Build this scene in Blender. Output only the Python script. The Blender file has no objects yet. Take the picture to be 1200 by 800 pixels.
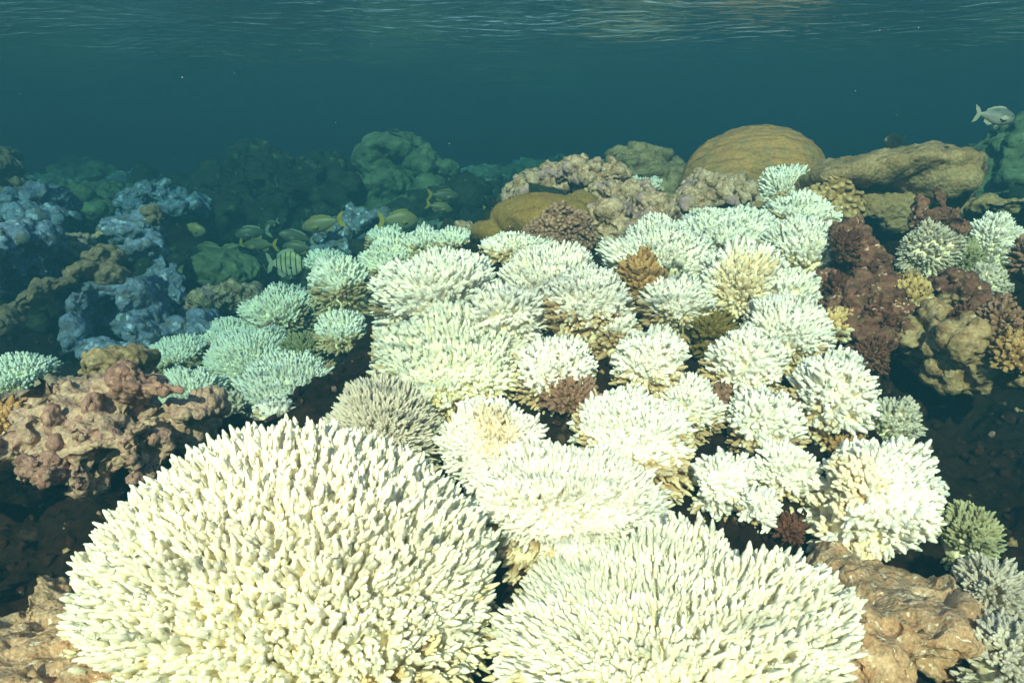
import bpy, bmesh, math, random
import numpy as np
from mathutils import Vector, Matrix, Quaternion

random.seed(7)
rng = np.random.default_rng(7)
S = bpy.context.scene
COL = S.collection

# ------------------------------------------------------------------ camera
F = 857.0                       # focal length in pixels of the 1200 px wide photograph
PITCH = math.radians(16.3)
cam_d = bpy.data.cameras.new('camera')
cam = bpy.data.objects.new('camera', cam_d)
COL.objects.link(cam)
cam_d.sensor_width = 36.0
cam_d.lens = F / 1200.0 * 36.0
cam_d.clip_start = 0.02
cam_d.clip_end = 400.0
cam.location = (0, 0, 0)
cam.rotation_euler = (math.radians(90) - PITCH, 0, 0)
S.camera = cam

# ------------------------------------------------------------------ world, sun, exposure
SUN_EL = math.radians(34)
SUN_AZ = math.radians(187)      # compass bearing of the sun (0 = ahead of the camera, clockwise)
world = bpy.data.worlds.new('World')
S.world = world
world.use_nodes = True
wn = world.node_tree.nodes
wl = world.node_tree.links
bg = wn.get('Background') or wn.new('ShaderNodeBackground')
sky = wn.new('ShaderNodeTexSky')
sky.sky_type = 'NISHITA'
sky.sun_disc = False
sky.sun_elevation = SUN_EL
sky.sun_rotation = SUN_AZ
wl.new(sky.outputs[0], bg.inputs[0])
bg.inputs[1].default_value = 0.07
sun_d = bpy.data.lights.new('sun', 'SUN')
sun_d.energy = 5.0
sun_d.angle = math.radians(0.6)
sun_d.color = (1.0, 0.65, 0.45)
sun = bpy.data.objects.new('sun', sun_d)
COL.objects.link(sun)
sdir = Vector((math.sin(SUN_AZ) * math.cos(SUN_EL), math.cos(SUN_AZ) * math.cos(SUN_EL), math.sin(SUN_EL)))
sun.rotation_euler = sdir.to_track_quat('Z', 'Y').to_euler()
sun.location = (0, -2, 5)
S.view_settings.view_transform = 'Standard'
S.view_settings.look = 'None'
S.view_settings.exposure = 1.98
S.view_settings.gamma = 1.0
S.view_settings.use_white_balance = True      # the camera's own white balance, set on the near corals
S.view_settings.white_balance_temperature = 8300
S.view_settings.white_balance_tint = 37
S.view_settings.use_curve_mapping = False
S.render.engine = 'CYCLES'
S.cycles.max_bounces = 10
S.cycles.diffuse_bounces = 7
S.cycles.glossy_bounces = 3
S.cycles.volume_bounces = 2
S.cycles.transparent_max_bounces = 8
S.cycles.sample_clamp_indirect = 6.0

# ------------------------------------------------------------------ helpers: place
CP, SP = math.cos(PITCH), math.sin(PITCH)
RIGHT = Vector((1, 0, 0)); FWD = Vector((0, CP, -SP)); UP = Vector((0, SP, CP))

def dm(px, d):
    """the slope falls away to the left, so what stands there is farther off"""
    a = min(1.0, max(0.0, (620.0 - px) / 330.0)); b = min(1.0, max(0.0, (d - 1.32) / 0.35)); c = min(1.0, max(0.0, (5.5 - d) / 2.0))
    return d * (1 + 0.42 * a * b * c)

def P(px, py, d):
    """point seen at (px, py) in the photograph, d metres in front of the lens plane"""
    return FWD * d + RIGHT * ((px - 600.0) / F * d) + UP * (-(py - 400.0) / F * d)

# ------------------------------------------------------------------ helpers: noise
def _h(ix, iy, iz, s):
    h = (ix.astype(np.int64) * 374761393 + iy.astype(np.int64) * 668265263 + iz.astype(np.int64) * 2147483647 + s * 974634777) & 0xffffffff
    h = ((h ^ (h >> 13)) * 1274126177) & 0xffffffff
    h = ((h ^ (h >> 16)) * 2246822519) & 0xffffffff
    return ((h ^ (h >> 15)) & 0xffffff) / float(0x1000000)

def vnoise(p, s=0):
    i = np.floor(p).astype(np.int64); f = p - i
    u = f * f * f * (f * (f * 6 - 15) + 10)
    r = 0
    for a in (0, 1):
        wa = u[:, 0] if a else 1 - u[:, 0]
        for b in (0, 1):
            wb = u[:, 1] if b else 1 - u[:, 1]
            for c in (0, 1):
                wc = u[:, 2] if c else 1 - u[:, 2]
                r = r + wa * wb * wc * _h(i[:, 0] + a, i[:, 1] + b, i[:, 2] + c, s)
    return r * 2 - 1

def fbm(p, s=0, octv=4, gain=0.5):
    r = 0; a = 1.0; t = 0
    for k in range(octv):
        r = r + a * vnoise(p * (2.03 ** k) + 13.7 * k, s + k); t += a; a *= gain
    return r / t * 1.6

def worley(p, s=0):
    i = np.floor(p).astype(np.int64); best = np.full(len(p), 9.0)
    for a in (-1, 0, 1):
        for b in (-1, 0, 1):
            for c in (-1, 0, 1):
                cx, cy, cz = i[:, 0] + a, i[:, 1] + b, i[:, 2] + c
                dx = cx + _h(cx, cy, cz, s) - p[:, 0]
                dy = cy + _h(cx, cy, cz, s + 11) - p[:, 1]
                dz = cz + _h(cx, cy, cz, s + 23) - p[:, 2]
                best = np.minimum(best, dx * dx + dy * dy + dz * dz)
    return np.sqrt(best)

# ------------------------------------------------------------------ helpers: objects
def tag(o, label=None, cat=None, group=None, kind=None):
    if label: o['label'] = label
    if cat: o['category'] = cat
    if group: o['group'] = group
    if kind: o['kind'] = kind
    return o

def np_mesh(name, v, faces, mats, smooth=True, attrs=None, fmat=None):
    me = bpy.data.meshes.new(name)
    v = np.asarray(v, dtype=np.float32)
    if isinstance(faces, np.ndarray):
        k = faces.shape[1]; n = len(faces)
        me.vertices.add(len(v)); me.vertices.foreach_set('co', v.ravel())
        me.loops.add(n * k); me.loops.foreach_set('vertex_index', faces.astype(np.int32).ravel())
        me.polygons.add(n)
        me.polygons.foreach_set('loop_start', np.arange(0, n * k, k, dtype=np.int32))
        me.polygons.foreach_set('loop_total', np.full(n, k, dtype=np.int32))
    else:
        me.from_pydata([tuple(map(float, q)) for q in v], [], faces)
    for m in mats: me.materials.append(m)
    if fmat is not None: me.polygons.foreach_set('material_index', np.asarray(fmat, dtype=np.int32))
    me.polygons.foreach_set('use_smooth', np.full(len(me.polygons), smooth))
    if attrs:
        for k_, a in attrs.items():
            at = me.attributes.new(k_, 'FLOAT', 'POINT'); at.data.foreach_set('value', np.asarray(a, dtype=np.float32))
    me.update(calc_edges=True); me.validate()
    return me

def link(name, me, parent=None, loc=None):
    o = bpy.data.objects.new(name, me); COL.objects.link(o)
    if loc is not None: o.location = loc
    if parent is not None: o.parent = parent
    return o

def empty(name, loc):
    o = bpy.data.objects.new(name, None); COL.objects.link(o); o.location = loc; o.empty_display_size = 0.05
    return o

_ico = {}
def ico(sub):
    if sub not in _ico:
        bm = bmesh.new(); bmesh.ops.create_icosphere(bm, subdivisions=sub, radius=1.0)
        v = np.array([q.co[:] for q in bm.verts]); f = np.array([[q.index for q in g.verts] for g in bm.faces]); bm.free()
        _ico[sub] = (v, f)
    return _ico[sub]

# ------------------------------------------------------------------ materials
def new_mat(name):
    m = bpy.data.materials.new(name); m.use_nodes = True
    return m, m.node_tree.nodes, m.node_tree.links, m.node_tree.nodes['Principled BSDF']

def rock_mat(name, c1, c2, c3, scale=14.0, bump=0.5, fine=120.0, rough=0.9, spots=None, spot_scale=30.0, spot_lo=0.60):
    """mottled mineral or living crust: three pigments in patches, fine grain relief"""
    m, n, l, b = new_mat(name)
    tc = n.new('ShaderNodeTexCoord')
    n1 = n.new('ShaderNodeTexNoise'); n1.inputs['Scale'].default_value = scale; n1.inputs['Detail'].default_value = 6; n1.inputs['Roughness'].default_value = 0.65
    n2 = n.new('ShaderNodeTexNoise'); n2.inputs['Scale'].default_value = scale * 3.1; n2.inputs['Detail'].default_value = 5; n2.inputs['Roughness'].default_value = 0.7
    n3 = n.new('ShaderNodeTexNoise'); n3.inputs['Scale'].default_value = fine; n3.inputs['Detail'].default_value = 6; n3.inputs['Roughness'].default_value = 0.7
    vo = n.new('ShaderNodeTexVoronoi'); vo.inputs['Scale'].default_value = fine * 0.8
    for q in (n1, n2, n3, vo): l.new(tc.outputs['Object'], q.inputs['Vector'])
    r1 = n.new('ShaderNodeMapRange'); r1.inputs[1].default_value = 0.42; r1.inputs[2].default_value = 0.60
    r2 = n.new('ShaderNodeMapRange'); r2.inputs[1].default_value = 0.46; r2.inputs[2].default_value = 0.66
    l.new(n1.outputs['Fac'], r1.inputs[0]); l.new(n2.outputs['Fac'], r2.inputs[0])
    m1 = n.new('ShaderNodeMix'); m1.data_type = 'RGBA'; m1.inputs[6].default_value = (*c1, 1); m1.inputs[7].default_value = (*c2, 1)
    m2 = n.new('ShaderNodeMix'); m2.data_type = 'RGBA'; m2.inputs[7].default_value = (*c3, 1)
    l.new(r1.outputs[0], m1.inputs[0]); l.new(m1.outputs[2], m2.inputs[6]); l.new(r2.outputs[0], m2.inputs[0])
    last = m2.outputs[2]
    if spots:
        n4 = n.new('ShaderNodeTexNoise'); n4.inputs['Scale'].default_value = spot_scale; n4.inputs['Detail'].default_value = 3
        l.new(tc.outputs['Object'], n4.inputs['Vector'])
        r4 = n.new('ShaderNodeMapRange'); r4.inputs[1].default_value = spot_lo; r4.inputs[2].default_value = spot_lo + 0.05
        l.new(n4.outputs['Fac'], r4.inputs[0])
        m4 = n.new('ShaderNodeMix'); m4.data_type = 'RGBA'; m4.inputs[7].default_value = (*spots, 1)
        l.new(r4.outputs[0], m4.inputs[0]); l.new(last, m4.inputs[6]); last = m4.outputs[2]
    # grain: small value variation of the pigment
    hs = n.new('ShaderNodeHueSaturation'); r3 = n.new('ShaderNodeMapRange')
    r3.inputs[1].default_value = 0.3; r3.inputs[2].default_value = 0.7; r3.inputs[3].default_value = 0.6; r3.inputs[4].default_value = 1.45
    l.new(n3.outputs['Fac'], r3.inputs[0]); l.new(r3.outputs[0], hs.inputs['Value']); l.new(last, hs.inputs['Color'])
    l.new(hs.outputs[0], b.inputs['Base Color'])
    ad = n.new('ShaderNodeMath'); ad.operation = 'ADD'; l.new(n3.outputs['Fac'], ad.inputs[0]); l.new(vo.outputs['Distance'], ad.inputs[1])
    a2 = n.new('ShaderNodeMath'); a2.operation = 'MULTIPLY_ADD'; a2.inputs[1].default_value = 0.9; l.new(n2.outputs['Fac'], a2.inputs[0]); l.new(ad.outputs[0], a2.inputs[2])
    bp = n.new('ShaderNodeBump'); bp.inputs['Strength'].default_value = min(1.0, bump * 0.8); bp.inputs['Distance'].default_value = 0.55 / fine
    l.new(a2.outputs[0], bp.inputs['Height']); l.new(bp.outputs[0], b.inputs['Normal'])
    b.inputs['Roughness'].default_value = rough; b.inputs['Specular IOR Level'].default_value = 0.15
    return m

def branch_mat(name, tip, mid, base, lo=0.0, hi=0.55, rough=0.7, sss=0.0):
    """skeleton colour from root (t=0) to tip (t=1) of a branch, with faint mottling and polyp grain"""
    m, n, l, b = new_mat(name)
    at = n.new('ShaderNodeAttribute'); at.attribute_name = 't'
    cr = n.new('ShaderNodeValToRGB')
    e = cr.color_ramp.elements
    e[0].position = lo; e[0].color = (*base, 1); e[1].position = hi; e[1].color = (*mid, 1)
    x = e.new(min(0.98, hi + 0.35)); x.color = (*tip, 1)
    geo = n.new('ShaderNodeNewGeometry')
    ns = n.new('ShaderNodeTexNoise'); ns.inputs['Scale'].default_value = 9.0; ns.inputs['Detail'].default_value = 3
    l.new(geo.outputs['Position'], ns.inputs['Vector'])
    mr = n.new('ShaderNodeMapRange'); mr.inputs[1].default_value = 0.3; mr.inputs[2].default_value = 0.7; mr.inputs[3].default_value = -0.16; mr.inputs[4].default_value = 0.16
    l.new(ns.outputs['Fac'], mr.inputs[0])
    ad = n.new('ShaderNodeMath'); ad.operation = 'ADD'; l.new(at.outputs['Fac'], ad.inputs[0]); l.new(mr.outputs[0], ad.inputs[1])
    l.new(ad.outputs[0], cr.inputs[0]); l.new(cr.outputs[0], b.inputs['Base Color'])
    n2 = n.new('ShaderNodeTexVoronoi'); n2.inputs['Scale'].default_value = 420.0
    l.new(geo.outputs['Position'], n2.inputs['Vector'])
    bp = n.new('ShaderNodeBump'); bp.inputs['Strength'].default_value = 0.4; bp.inputs['Distance'].default_value = 0.001
    l.new(n2.outputs['Distance'], bp.inputs['Height']); l.new(bp.outputs[0], b.inputs['Normal'])
    b.inputs['Roughness'].default_value = rough; b.inputs['Specular IOR Level'].default_value = 0.2
    if sss:
        b.inputs['Subsurface Weight'].default_value = sss; b.inputs['Subsurface Radius'].default_value = (1.0, 0.8, 0.5); b.inputs['Subsurface Scale'].default_value = 0.01
    return m

M = {}
W = (0.87, 0.86, 0.76)
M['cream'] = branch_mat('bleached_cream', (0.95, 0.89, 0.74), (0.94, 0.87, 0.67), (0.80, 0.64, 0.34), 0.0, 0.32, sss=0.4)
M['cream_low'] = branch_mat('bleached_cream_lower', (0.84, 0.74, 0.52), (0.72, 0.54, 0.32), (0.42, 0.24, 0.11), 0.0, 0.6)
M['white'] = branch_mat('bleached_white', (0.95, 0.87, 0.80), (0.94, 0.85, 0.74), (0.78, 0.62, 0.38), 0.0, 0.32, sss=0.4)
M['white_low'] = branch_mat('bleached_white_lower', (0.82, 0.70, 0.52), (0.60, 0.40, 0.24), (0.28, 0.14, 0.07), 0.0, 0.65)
M['tanc'] = branch_mat('bleached_tan_heart', (0.80, 0.58, 0.34), (0.66, 0.42, 0.20), (0.40, 0.24, 0.10), 0.0, 0.6)
M['tanc_low'] = branch_mat('bleached_tan_heart_lower', (0.86, 0.84, 0.70), (0.74, 0.60, 0.38), (0.3, 0.18, 0.08), 0.0, 0.6)
M['tancream'] = branch_mat('cream_with_tan_blush', (0.95, 0.80, 0.66), (0.88, 0.68, 0.50), (0.62, 0.38, 0.18), 0.0, 0.6, sss=0.3)
M['grey'] = branch_mat('greyish_bleached', (0.66, 0.57, 0.50), (0.57, 0.49, 0.41), (0.40, 0.30, 0.20), 0.0, 0.6, sss=0.4)
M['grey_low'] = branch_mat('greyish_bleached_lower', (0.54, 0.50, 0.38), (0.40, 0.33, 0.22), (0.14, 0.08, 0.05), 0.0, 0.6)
M['olivecoral'] = branch_mat('olive_coral', (0.30, 0.21, 0.06), (0.20, 0.13, 0.035), (0.12, 0.07, 0.02), 0.0, 0.6)
M['tancoral'] = branch_mat('tan_coral', (0.60, 0.38, 0.20), (0.42, 0.22, 0.10), (0.20, 0.08, 0.03), 0.0, 0.6)
M['pinkcoral'] = branch_mat('pinkish_coral', (0.46, 0.27, 0.20), (0.30, 0.14, 0.10), (0.13, 0.06, 0.04), 0.0, 0.6)
M['redcoral'] = branch_mat('red_brown_tuft', (0.26, 0.10, 0.07), (0.14, 0.045, 0.03), (0.06, 0.018, 0.012), 0.0, 0.6)
M['greentan'] = branch_mat('green_tan_coral', (0.42, 0.42, 0.28), (0.30, 0.27, 0.15), (0.12, 0.09, 0.05), 0.0, 0.6)
M['core'] = rock_mat('coral_core', (0.94, 0.84, 0.62), (0.90, 0.76, 0.50), (0.95, 0.86, 0.66), 25, 0.3)
M['core_dark'] = rock_mat('coral_core_dark', (0.20, 0.11, 0.06), (0.12, 0.06, 0.04), (0.30, 0.2, 0.1), 25, 0.5)
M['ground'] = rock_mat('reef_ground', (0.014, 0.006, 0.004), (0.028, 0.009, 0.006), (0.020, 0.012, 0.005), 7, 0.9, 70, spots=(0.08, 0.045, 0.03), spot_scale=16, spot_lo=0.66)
M['tanrock'] = rock_mat('tan_rock', (0.543, 0.323, 0.199), (0.690, 0.439, 0.303), (0.509, 0.248, 0.144), 16, 1.25, 230, spots=(0.850, 0.742, 0.617), spot_scale=110, spot_lo=0.62)
M['pinkrock'] = rock_mat('pink_crusted_rock', (0.416, 0.281, 0.214), (0.499, 0.354, 0.268), (0.354, 0.177, 0.172), 12, 1.0, 170, spots=(0.458, 0.337, 0.268), spot_scale=34, spot_lo=0.60)
M['pinkcrust'] = rock_mat('pink_crust', (0.328, 0.171, 0.149), (0.201, 0.093, 0.085), (0.419, 0.265, 0.204), 30, 0.8, 160)
M['redrubble'] = rock_mat('red_brown_rubble', (0.187, 0.066, 0.054), (0.307, 0.120, 0.095), (0.201, 0.110, 0.060), 16, 1.0, 110, spots=(0.666, 0.370, 0.297), spot_scale=55, spot_lo=0.62)
M['greenrock'] = rock_mat('green_grey_rock', (0.376, 0.239, 0.129), (0.464, 0.311, 0.190), (0.244, 0.116, 0.067), 14, 0.8, 120, spots=(0.530, 0.371, 0.228), spot_scale=30, spot_lo=0.62)
M['golden'] = rock_mat('golden_massive_coral', (0.484, 0.212, 0.084), (0.595, 0.239, 0.100), (0.375, 0.201, 0.100), 4, 0.35, 130)
M['olive'] = rock_mat('olive_smooth_coral', (0.281, 0.149, 0.048), (0.318, 0.179, 0.066), (0.244, 0.149, 0.054), 5, 0.4, 160)
M['platecoral'] = rock_mat('plate_coral', (0.330, 0.207, 0.111), (0.400, 0.251, 0.149), (0.278, 0.147, 0.075), 9, 0.8, 110)
M['lumpgrey'] = rock_mat('lumpy_grey_coral', (0.337, 0.211, 0.114), (0.412, 0.264, 0.157), (0.263, 0.151, 0.079), 8, 0.6, 90)
M['crustmix'] = rock_mat('crusted_knobs', (0.482, 0.302, 0.213), (0.298, 0.143, 0.080), (0.689, 0.463, 0.374), 22, 0.8, 120, spots=(0.413, 0.240, 0.250), spot_scale=9, spot_lo=0.56)
M['blue'] = rock_mat('blue_grey_coral', (0.139, 0.191, 0.330), (0.217, 0.306, 0.494), (0.155, 0.132, 0.117), 9, 0.8, 80, spots=(0.404, 0.497, 0.690), spot_scale=22, spot_lo=0.60)
M['bluepatch'] = rock_mat('blue_green_coral', (0.101, 0.169, 0.255), (0.186, 0.270, 0.364), (0.118, 0.101, 0.073), 9, 0.8, 80, spots=(0.423, 0.558, 0.764), spot_scale=22, spot_lo=0.6)
M['tanblue'] = rock_mat('tan_log_coral', (0.269, 0.160, 0.111), (0.196, 0.114, 0.095), (0.343, 0.217, 0.158), 14, 0.8, 110)
M['dark'] = rock_mat('dark_reef_rock', (0.022, 0.032, 0.024), (0.040, 0.053, 0.036), (0.018, 0.023, 0.018), 6, 0.9, 50, spots=(0.096, 0.132, 0.088), spot_scale=14, spot_lo=0.62)
M['greenhead'] = rock_mat('green_head_coral', (0.120, 0.164, 0.098), (0.164, 0.218, 0.131), (0.077, 0.092, 0.059), 4, 0.7, 50)
M['farreef'] = rock_mat('far_reef', (0.133, 0.183, 0.150), (0.299, 0.367, 0.316), (0.066, 0.066, 0.058), 3, 0.8, 30, spots=(0.499, 0.599, 0.666), spot_scale=6, spot_lo=0.58)

# ------------------------------------------------------------------ water surface seen from below
def water_material():
    m, n, l, b = new_mat('water_surface')
    n.remove(b); out = n['Material Output']
    gl = n.new('ShaderNodeBsdfGlossy'); gl.inputs['Roughness'].default_value = 0.04; gl.inputs['Color'].default_value = (0.95, 0.97, 0.97, 1)
    tr = n.new('ShaderNodeBsdfTransparent'); tr.inputs['Color'].default_value = (0.96, 0.98, 0.98, 1)
    lw = n.new('ShaderNodeLayerWeight'); lw.inputs['Blend'].default_value = 0.5
    mr = n.new('ShaderNodeMapRange'); mr.inputs[1].default_value = 0.48; mr.inputs[2].default_value = 0.66; mr.inputs[3].default_value = 0.02; mr.inputs[4].default_value = 0.985
    mx = n.new('ShaderNodeMixShader')
    tc = n.new('ShaderNodeNewGeometry')
    mp = n.new('ShaderNodeMapping'); mp.inputs['Scale'].default_value = (0.55, 1.0, 1.0)
    l.new(tc.outputs['Position'], mp.inputs['Vector'])
    ns = n.new('ShaderNodeTexNoise'); ns.inputs['Scale'].default_value = 18; ns.inputs['Detail'].default_value = 5; ns.inputs['Distortion'].default_value = 0.6
    l.new(mp.outputs[0], ns.inputs['Vector'])
    bp = n.new('ShaderNodeBump'); bp.inputs['Strength'].default_value = 0.65; bp.inputs['Distance'].default_value = 0.02
    l.new(ns.outputs['Fac'], bp.inputs['Height'])
    l.new(bp.outputs[0], gl.inputs['Normal']); l.new(bp.outputs[0], lw.inputs['Normal'])
    l.new(lw.outputs['Facing'], mr.inputs[0]); l.new(mr.outputs[0], mx.inputs[0])
    l.new(tr.outputs[0], mx.inputs[1]); l.new(gl.outputs[0], mx.inputs[2])
    l.new(mx.outputs[0], out.inputs['Surface'])
    return m

def fan_grid(nu, nv, y0, y1, pw, w0, w1):
    v = np.linspace(0, 1, nv); u = np.linspace(-1, 1, nu)
    y = y0 + (y1 - y0) * v ** pw
    V, U = np.meshgrid(y, u, indexing='ij')
    X = U * (w0 + w1 * (V - y0))
    return X, V

def grid_faces(nv, nu):
    i = np.arange(nv - 1)[:, None] * nu + np.arange(nu - 1)[None, :]
    i = i.ravel()
    return np.stack([i, i + 1, i + 1 + nu, i + nu], axis=1)

WZ = 0.33
X, Y = fan_grid(250, 250, -5.0, 44.0, 2.2, 5.0, 0.9)
p = np.stack([X.ravel() * 0.7, Y.ravel(), np.zeros(X.size)], axis=1)
zw = WZ + 0.034 * fbm(p * 0.9, 3, 3) + 0.026 * fbm(p * 3.0, 9, 3) * np.exp(-np.abs(Y.ravel()) / 14)
wm = np_mesh('water_surface', np.stack([X.ravel(), Y.ravel(), zw], axis=1), grid_faces(250, 250)[:, ::-1], [water_material()])
tag(link('water_surface', wm), kind='structure')

# ------------------------------------------------------------------ haze: the sea water itself
hz_m, hn, hl, hb = new_mat('sea_water_haze')
hn.remove(hb)
pv = hn.new('ShaderNodeVolumePrincipled')
pv.inputs['Color'].default_value = (0.0000, 0.0400, 0.0650, 1)
pv.inputs['Absorption Color'].default_value = (0.001, 0.32, 0.34, 1)
pv.inputs['Density'].default_value = 0.63
pv.inputs['Anisotropy'].default_value = 0.0
hl.new(pv.outputs[0], hn['Material Output'].inputs['Volume'])
hv = np.array([[sx, sy, sz] for sx in (-60, 60) for sy in (-8, 52) for sz in (-4.5, 0.41)], dtype=float)
hf = [(0, 1, 3, 2), (4, 6, 7, 5), (0, 4, 5, 1), (2, 3, 7, 6), (0, 2, 6, 4), (1, 5, 7, 3)]
tag(link('haze', np_mesh('haze', hv, hf, [hz_m], smooth=False)), kind='stuff')

# ------------------------------------------------------------------ coral branches
def _ring_tube(pts, rad, seg, t0, t1):
    """tapered tube along pts (n,3) with radii rad, closed with a point tip"""
    n = len(pts); v = []; t = []
    for k in range(n):
        if k == 0: ax = pts[1] - pts[0]
        elif k == n - 1: ax = pts[k] - pts[k - 1]
        else: ax = pts[k + 1] - pts[k - 1]
        ax = ax / (np.linalg.norm(ax) + 1e-9)
        a = np.cross(ax, [0.31, 0.95, 0.07]); a /= np.linalg.norm(a); b = np.cross(ax, a)
        for s in range(seg):
            an = 2 * math.pi * (s + 0.5 * (k % 2)) / seg
            v.append(pts[k] + rad[k] * (math.cos(an) * a + math.sin(an) * b)); t.append(t0 + (t1 - t0) * k / n)
    ax = pts[-1] - pts[-2]; ax /= np.linalg.norm(ax)
    v.append(pts[-1] + ax * rad[-1] * 0.9); t.append(t1)
    f = []
    for k in range(n - 1):
        for s in range(seg):
            a0 = k * seg + s; a1 = k * seg + (s + 1) % seg; b0 = a0 + seg; b1 = a1 + seg
            f += [(a0, a1, b1), (a0, b1, b0)]
    tip = n * seg
    for s in range(seg): f.append(((n - 1) * seg + s, (n - 1) * seg + (s + 1) % seg, tip))
    return np.array(v), np.array(f), np.array(t)

def branch_geo(r, level, kind='acropora'):
    """unit-length branch along +Z"""
    V, FF, T = [], [], []; off = 0
    def add(v, f, t):
        nonlocal off
        V.append(v); FF.append(f + off); T.append(t); off += len(v)
    if kind == 'knob':
        seg = 6 if level == 2 else 5
        pts = np.array([[0, 0, 0], [0, 0, .45], [0.0, 0, .8], [0, 0, .96]]) ; rad = [0.13, 0.145, 0.15, 0.09]
        pts[1:, :2] += r.normal(0, 0.03, (3, 2))
        add(*_ring_tube(pts, rad, seg, 0, 1))
        for q in range(5 if level else 4):
            an = r.uniform(0, 6.28); h = r.uniform(.3, .75); L = r.uniform(.22, .40)
            d = np.array([math.cos(an), math.sin(an), 0.8]); d /= np.linalg.norm(d)
            p0 = np.array([0, 0, h]); pp = np.array([p0, p0 + d * L * .6, p0 + d * L])
            add(*_ring_tube(pp, [.08, .10, .055], 4, .4, 1))
        return np.concatenate(V), np.concatenate(FF), np.concatenate(T)
    seg, rings, nb = {2: (6, 5, 9), 1: (4, 4, 5), 0: (4, 3, 3)}[level]
    zs = np.linspace(0, 0.97, rings)
    bend = r.normal(0, 0.05, 2)
    pts = np.stack([bend[0] * np.sin(zs * 2.2), bend[1] * np.sin(zs * 2.2), zs], axis=1)
    R0 = (0.155, 0.155, 0.145)[level] * r.uniform(0.88, 1.12)
    rad = R0 * (1.0 - 0.64 * zs ** 2.0) * (1 + r.normal(0, 0.04, rings)); rad[-1] = R0 * 0.22
    add(*_ring_tube(pts, rad, seg, 0, 1))
    a0 = r.uniform(0, 6.28)
    for q in range(nb):
        h = 0.34 + 0.50 * (q + r.uniform(0, .8)) / nb
        an = a0 + q * 2.4 + r.normal(0, .3)
        big = q % 3 == 1
        L = (r.uniform(0.28, 0.46) if big else r.uniform(0.09, 0.13)) * (1.1 - 0.5 * h)
        sp = r.uniform(0.35, 0.6) if big else r.uniform(0.4, 0.7)
        d = np.array([math.cos(an) * sp, math.sin(an) * sp, 0.9]); d /= np.linalg.norm(d)
        p0 = np.array([bend[0] * math.sin(h * 2.2), bend[1] * math.sin(h * 2.2), h]) + d * R0 * 0.25
        if not big or level == 0:
            pp = np.array([p0, p0 + d * L]); rr = [R0 * .55, R0 * .2]; sg = 3 if level < 2 else 4
        else:
            pp = np.array([p0, p0 + d * L * .6, p0 + d * L + np.array([0, 0, L * .15])]); rr = [R0 * .66, R0 * .52, R0 * .2]; sg = 4 if level == 1 else 5
        add(*_ring_tube(pp, rr, sg, h, min(1, h + L + .1)))
    return np.concatenate(V), np.concatenate(FF), np.concatenate(T)

NV = 8
GEO = {(k, lv): [branch_geo(np.random.default_rng(100 + 7 * i + lv), lv, k) for i in range(NV)]
       for k in ('acropora', 'knob') for lv in (0, 1, 2)}
_bmesh = {}
def branch_mesh(kind, lv, i, mk):
    key = (kind, lv, i, mk)
    if key not in _bmesh:
        v, f, t = GEO[(kind, lv)][i]
        _bmesh[key] = np_mesh('branch', v, f, [M[mk]], attrs={'t': t})
    return _bmesh[key]

GROUND = []          # (x, y, z, weight) points the reef ground passes under

def frame(d, spin):
    z = d / np.linalg.norm(d)
    a = np.cross(z, [0.2, 0.3, 0.93]); a /= np.linalg.norm(a); b = np.cross(z, a)
    c, s = math.cos(spin), math.sin(spin)
    return np.stack([c * a + s * b, -s * a + c * b, z], axis=1)

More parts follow.
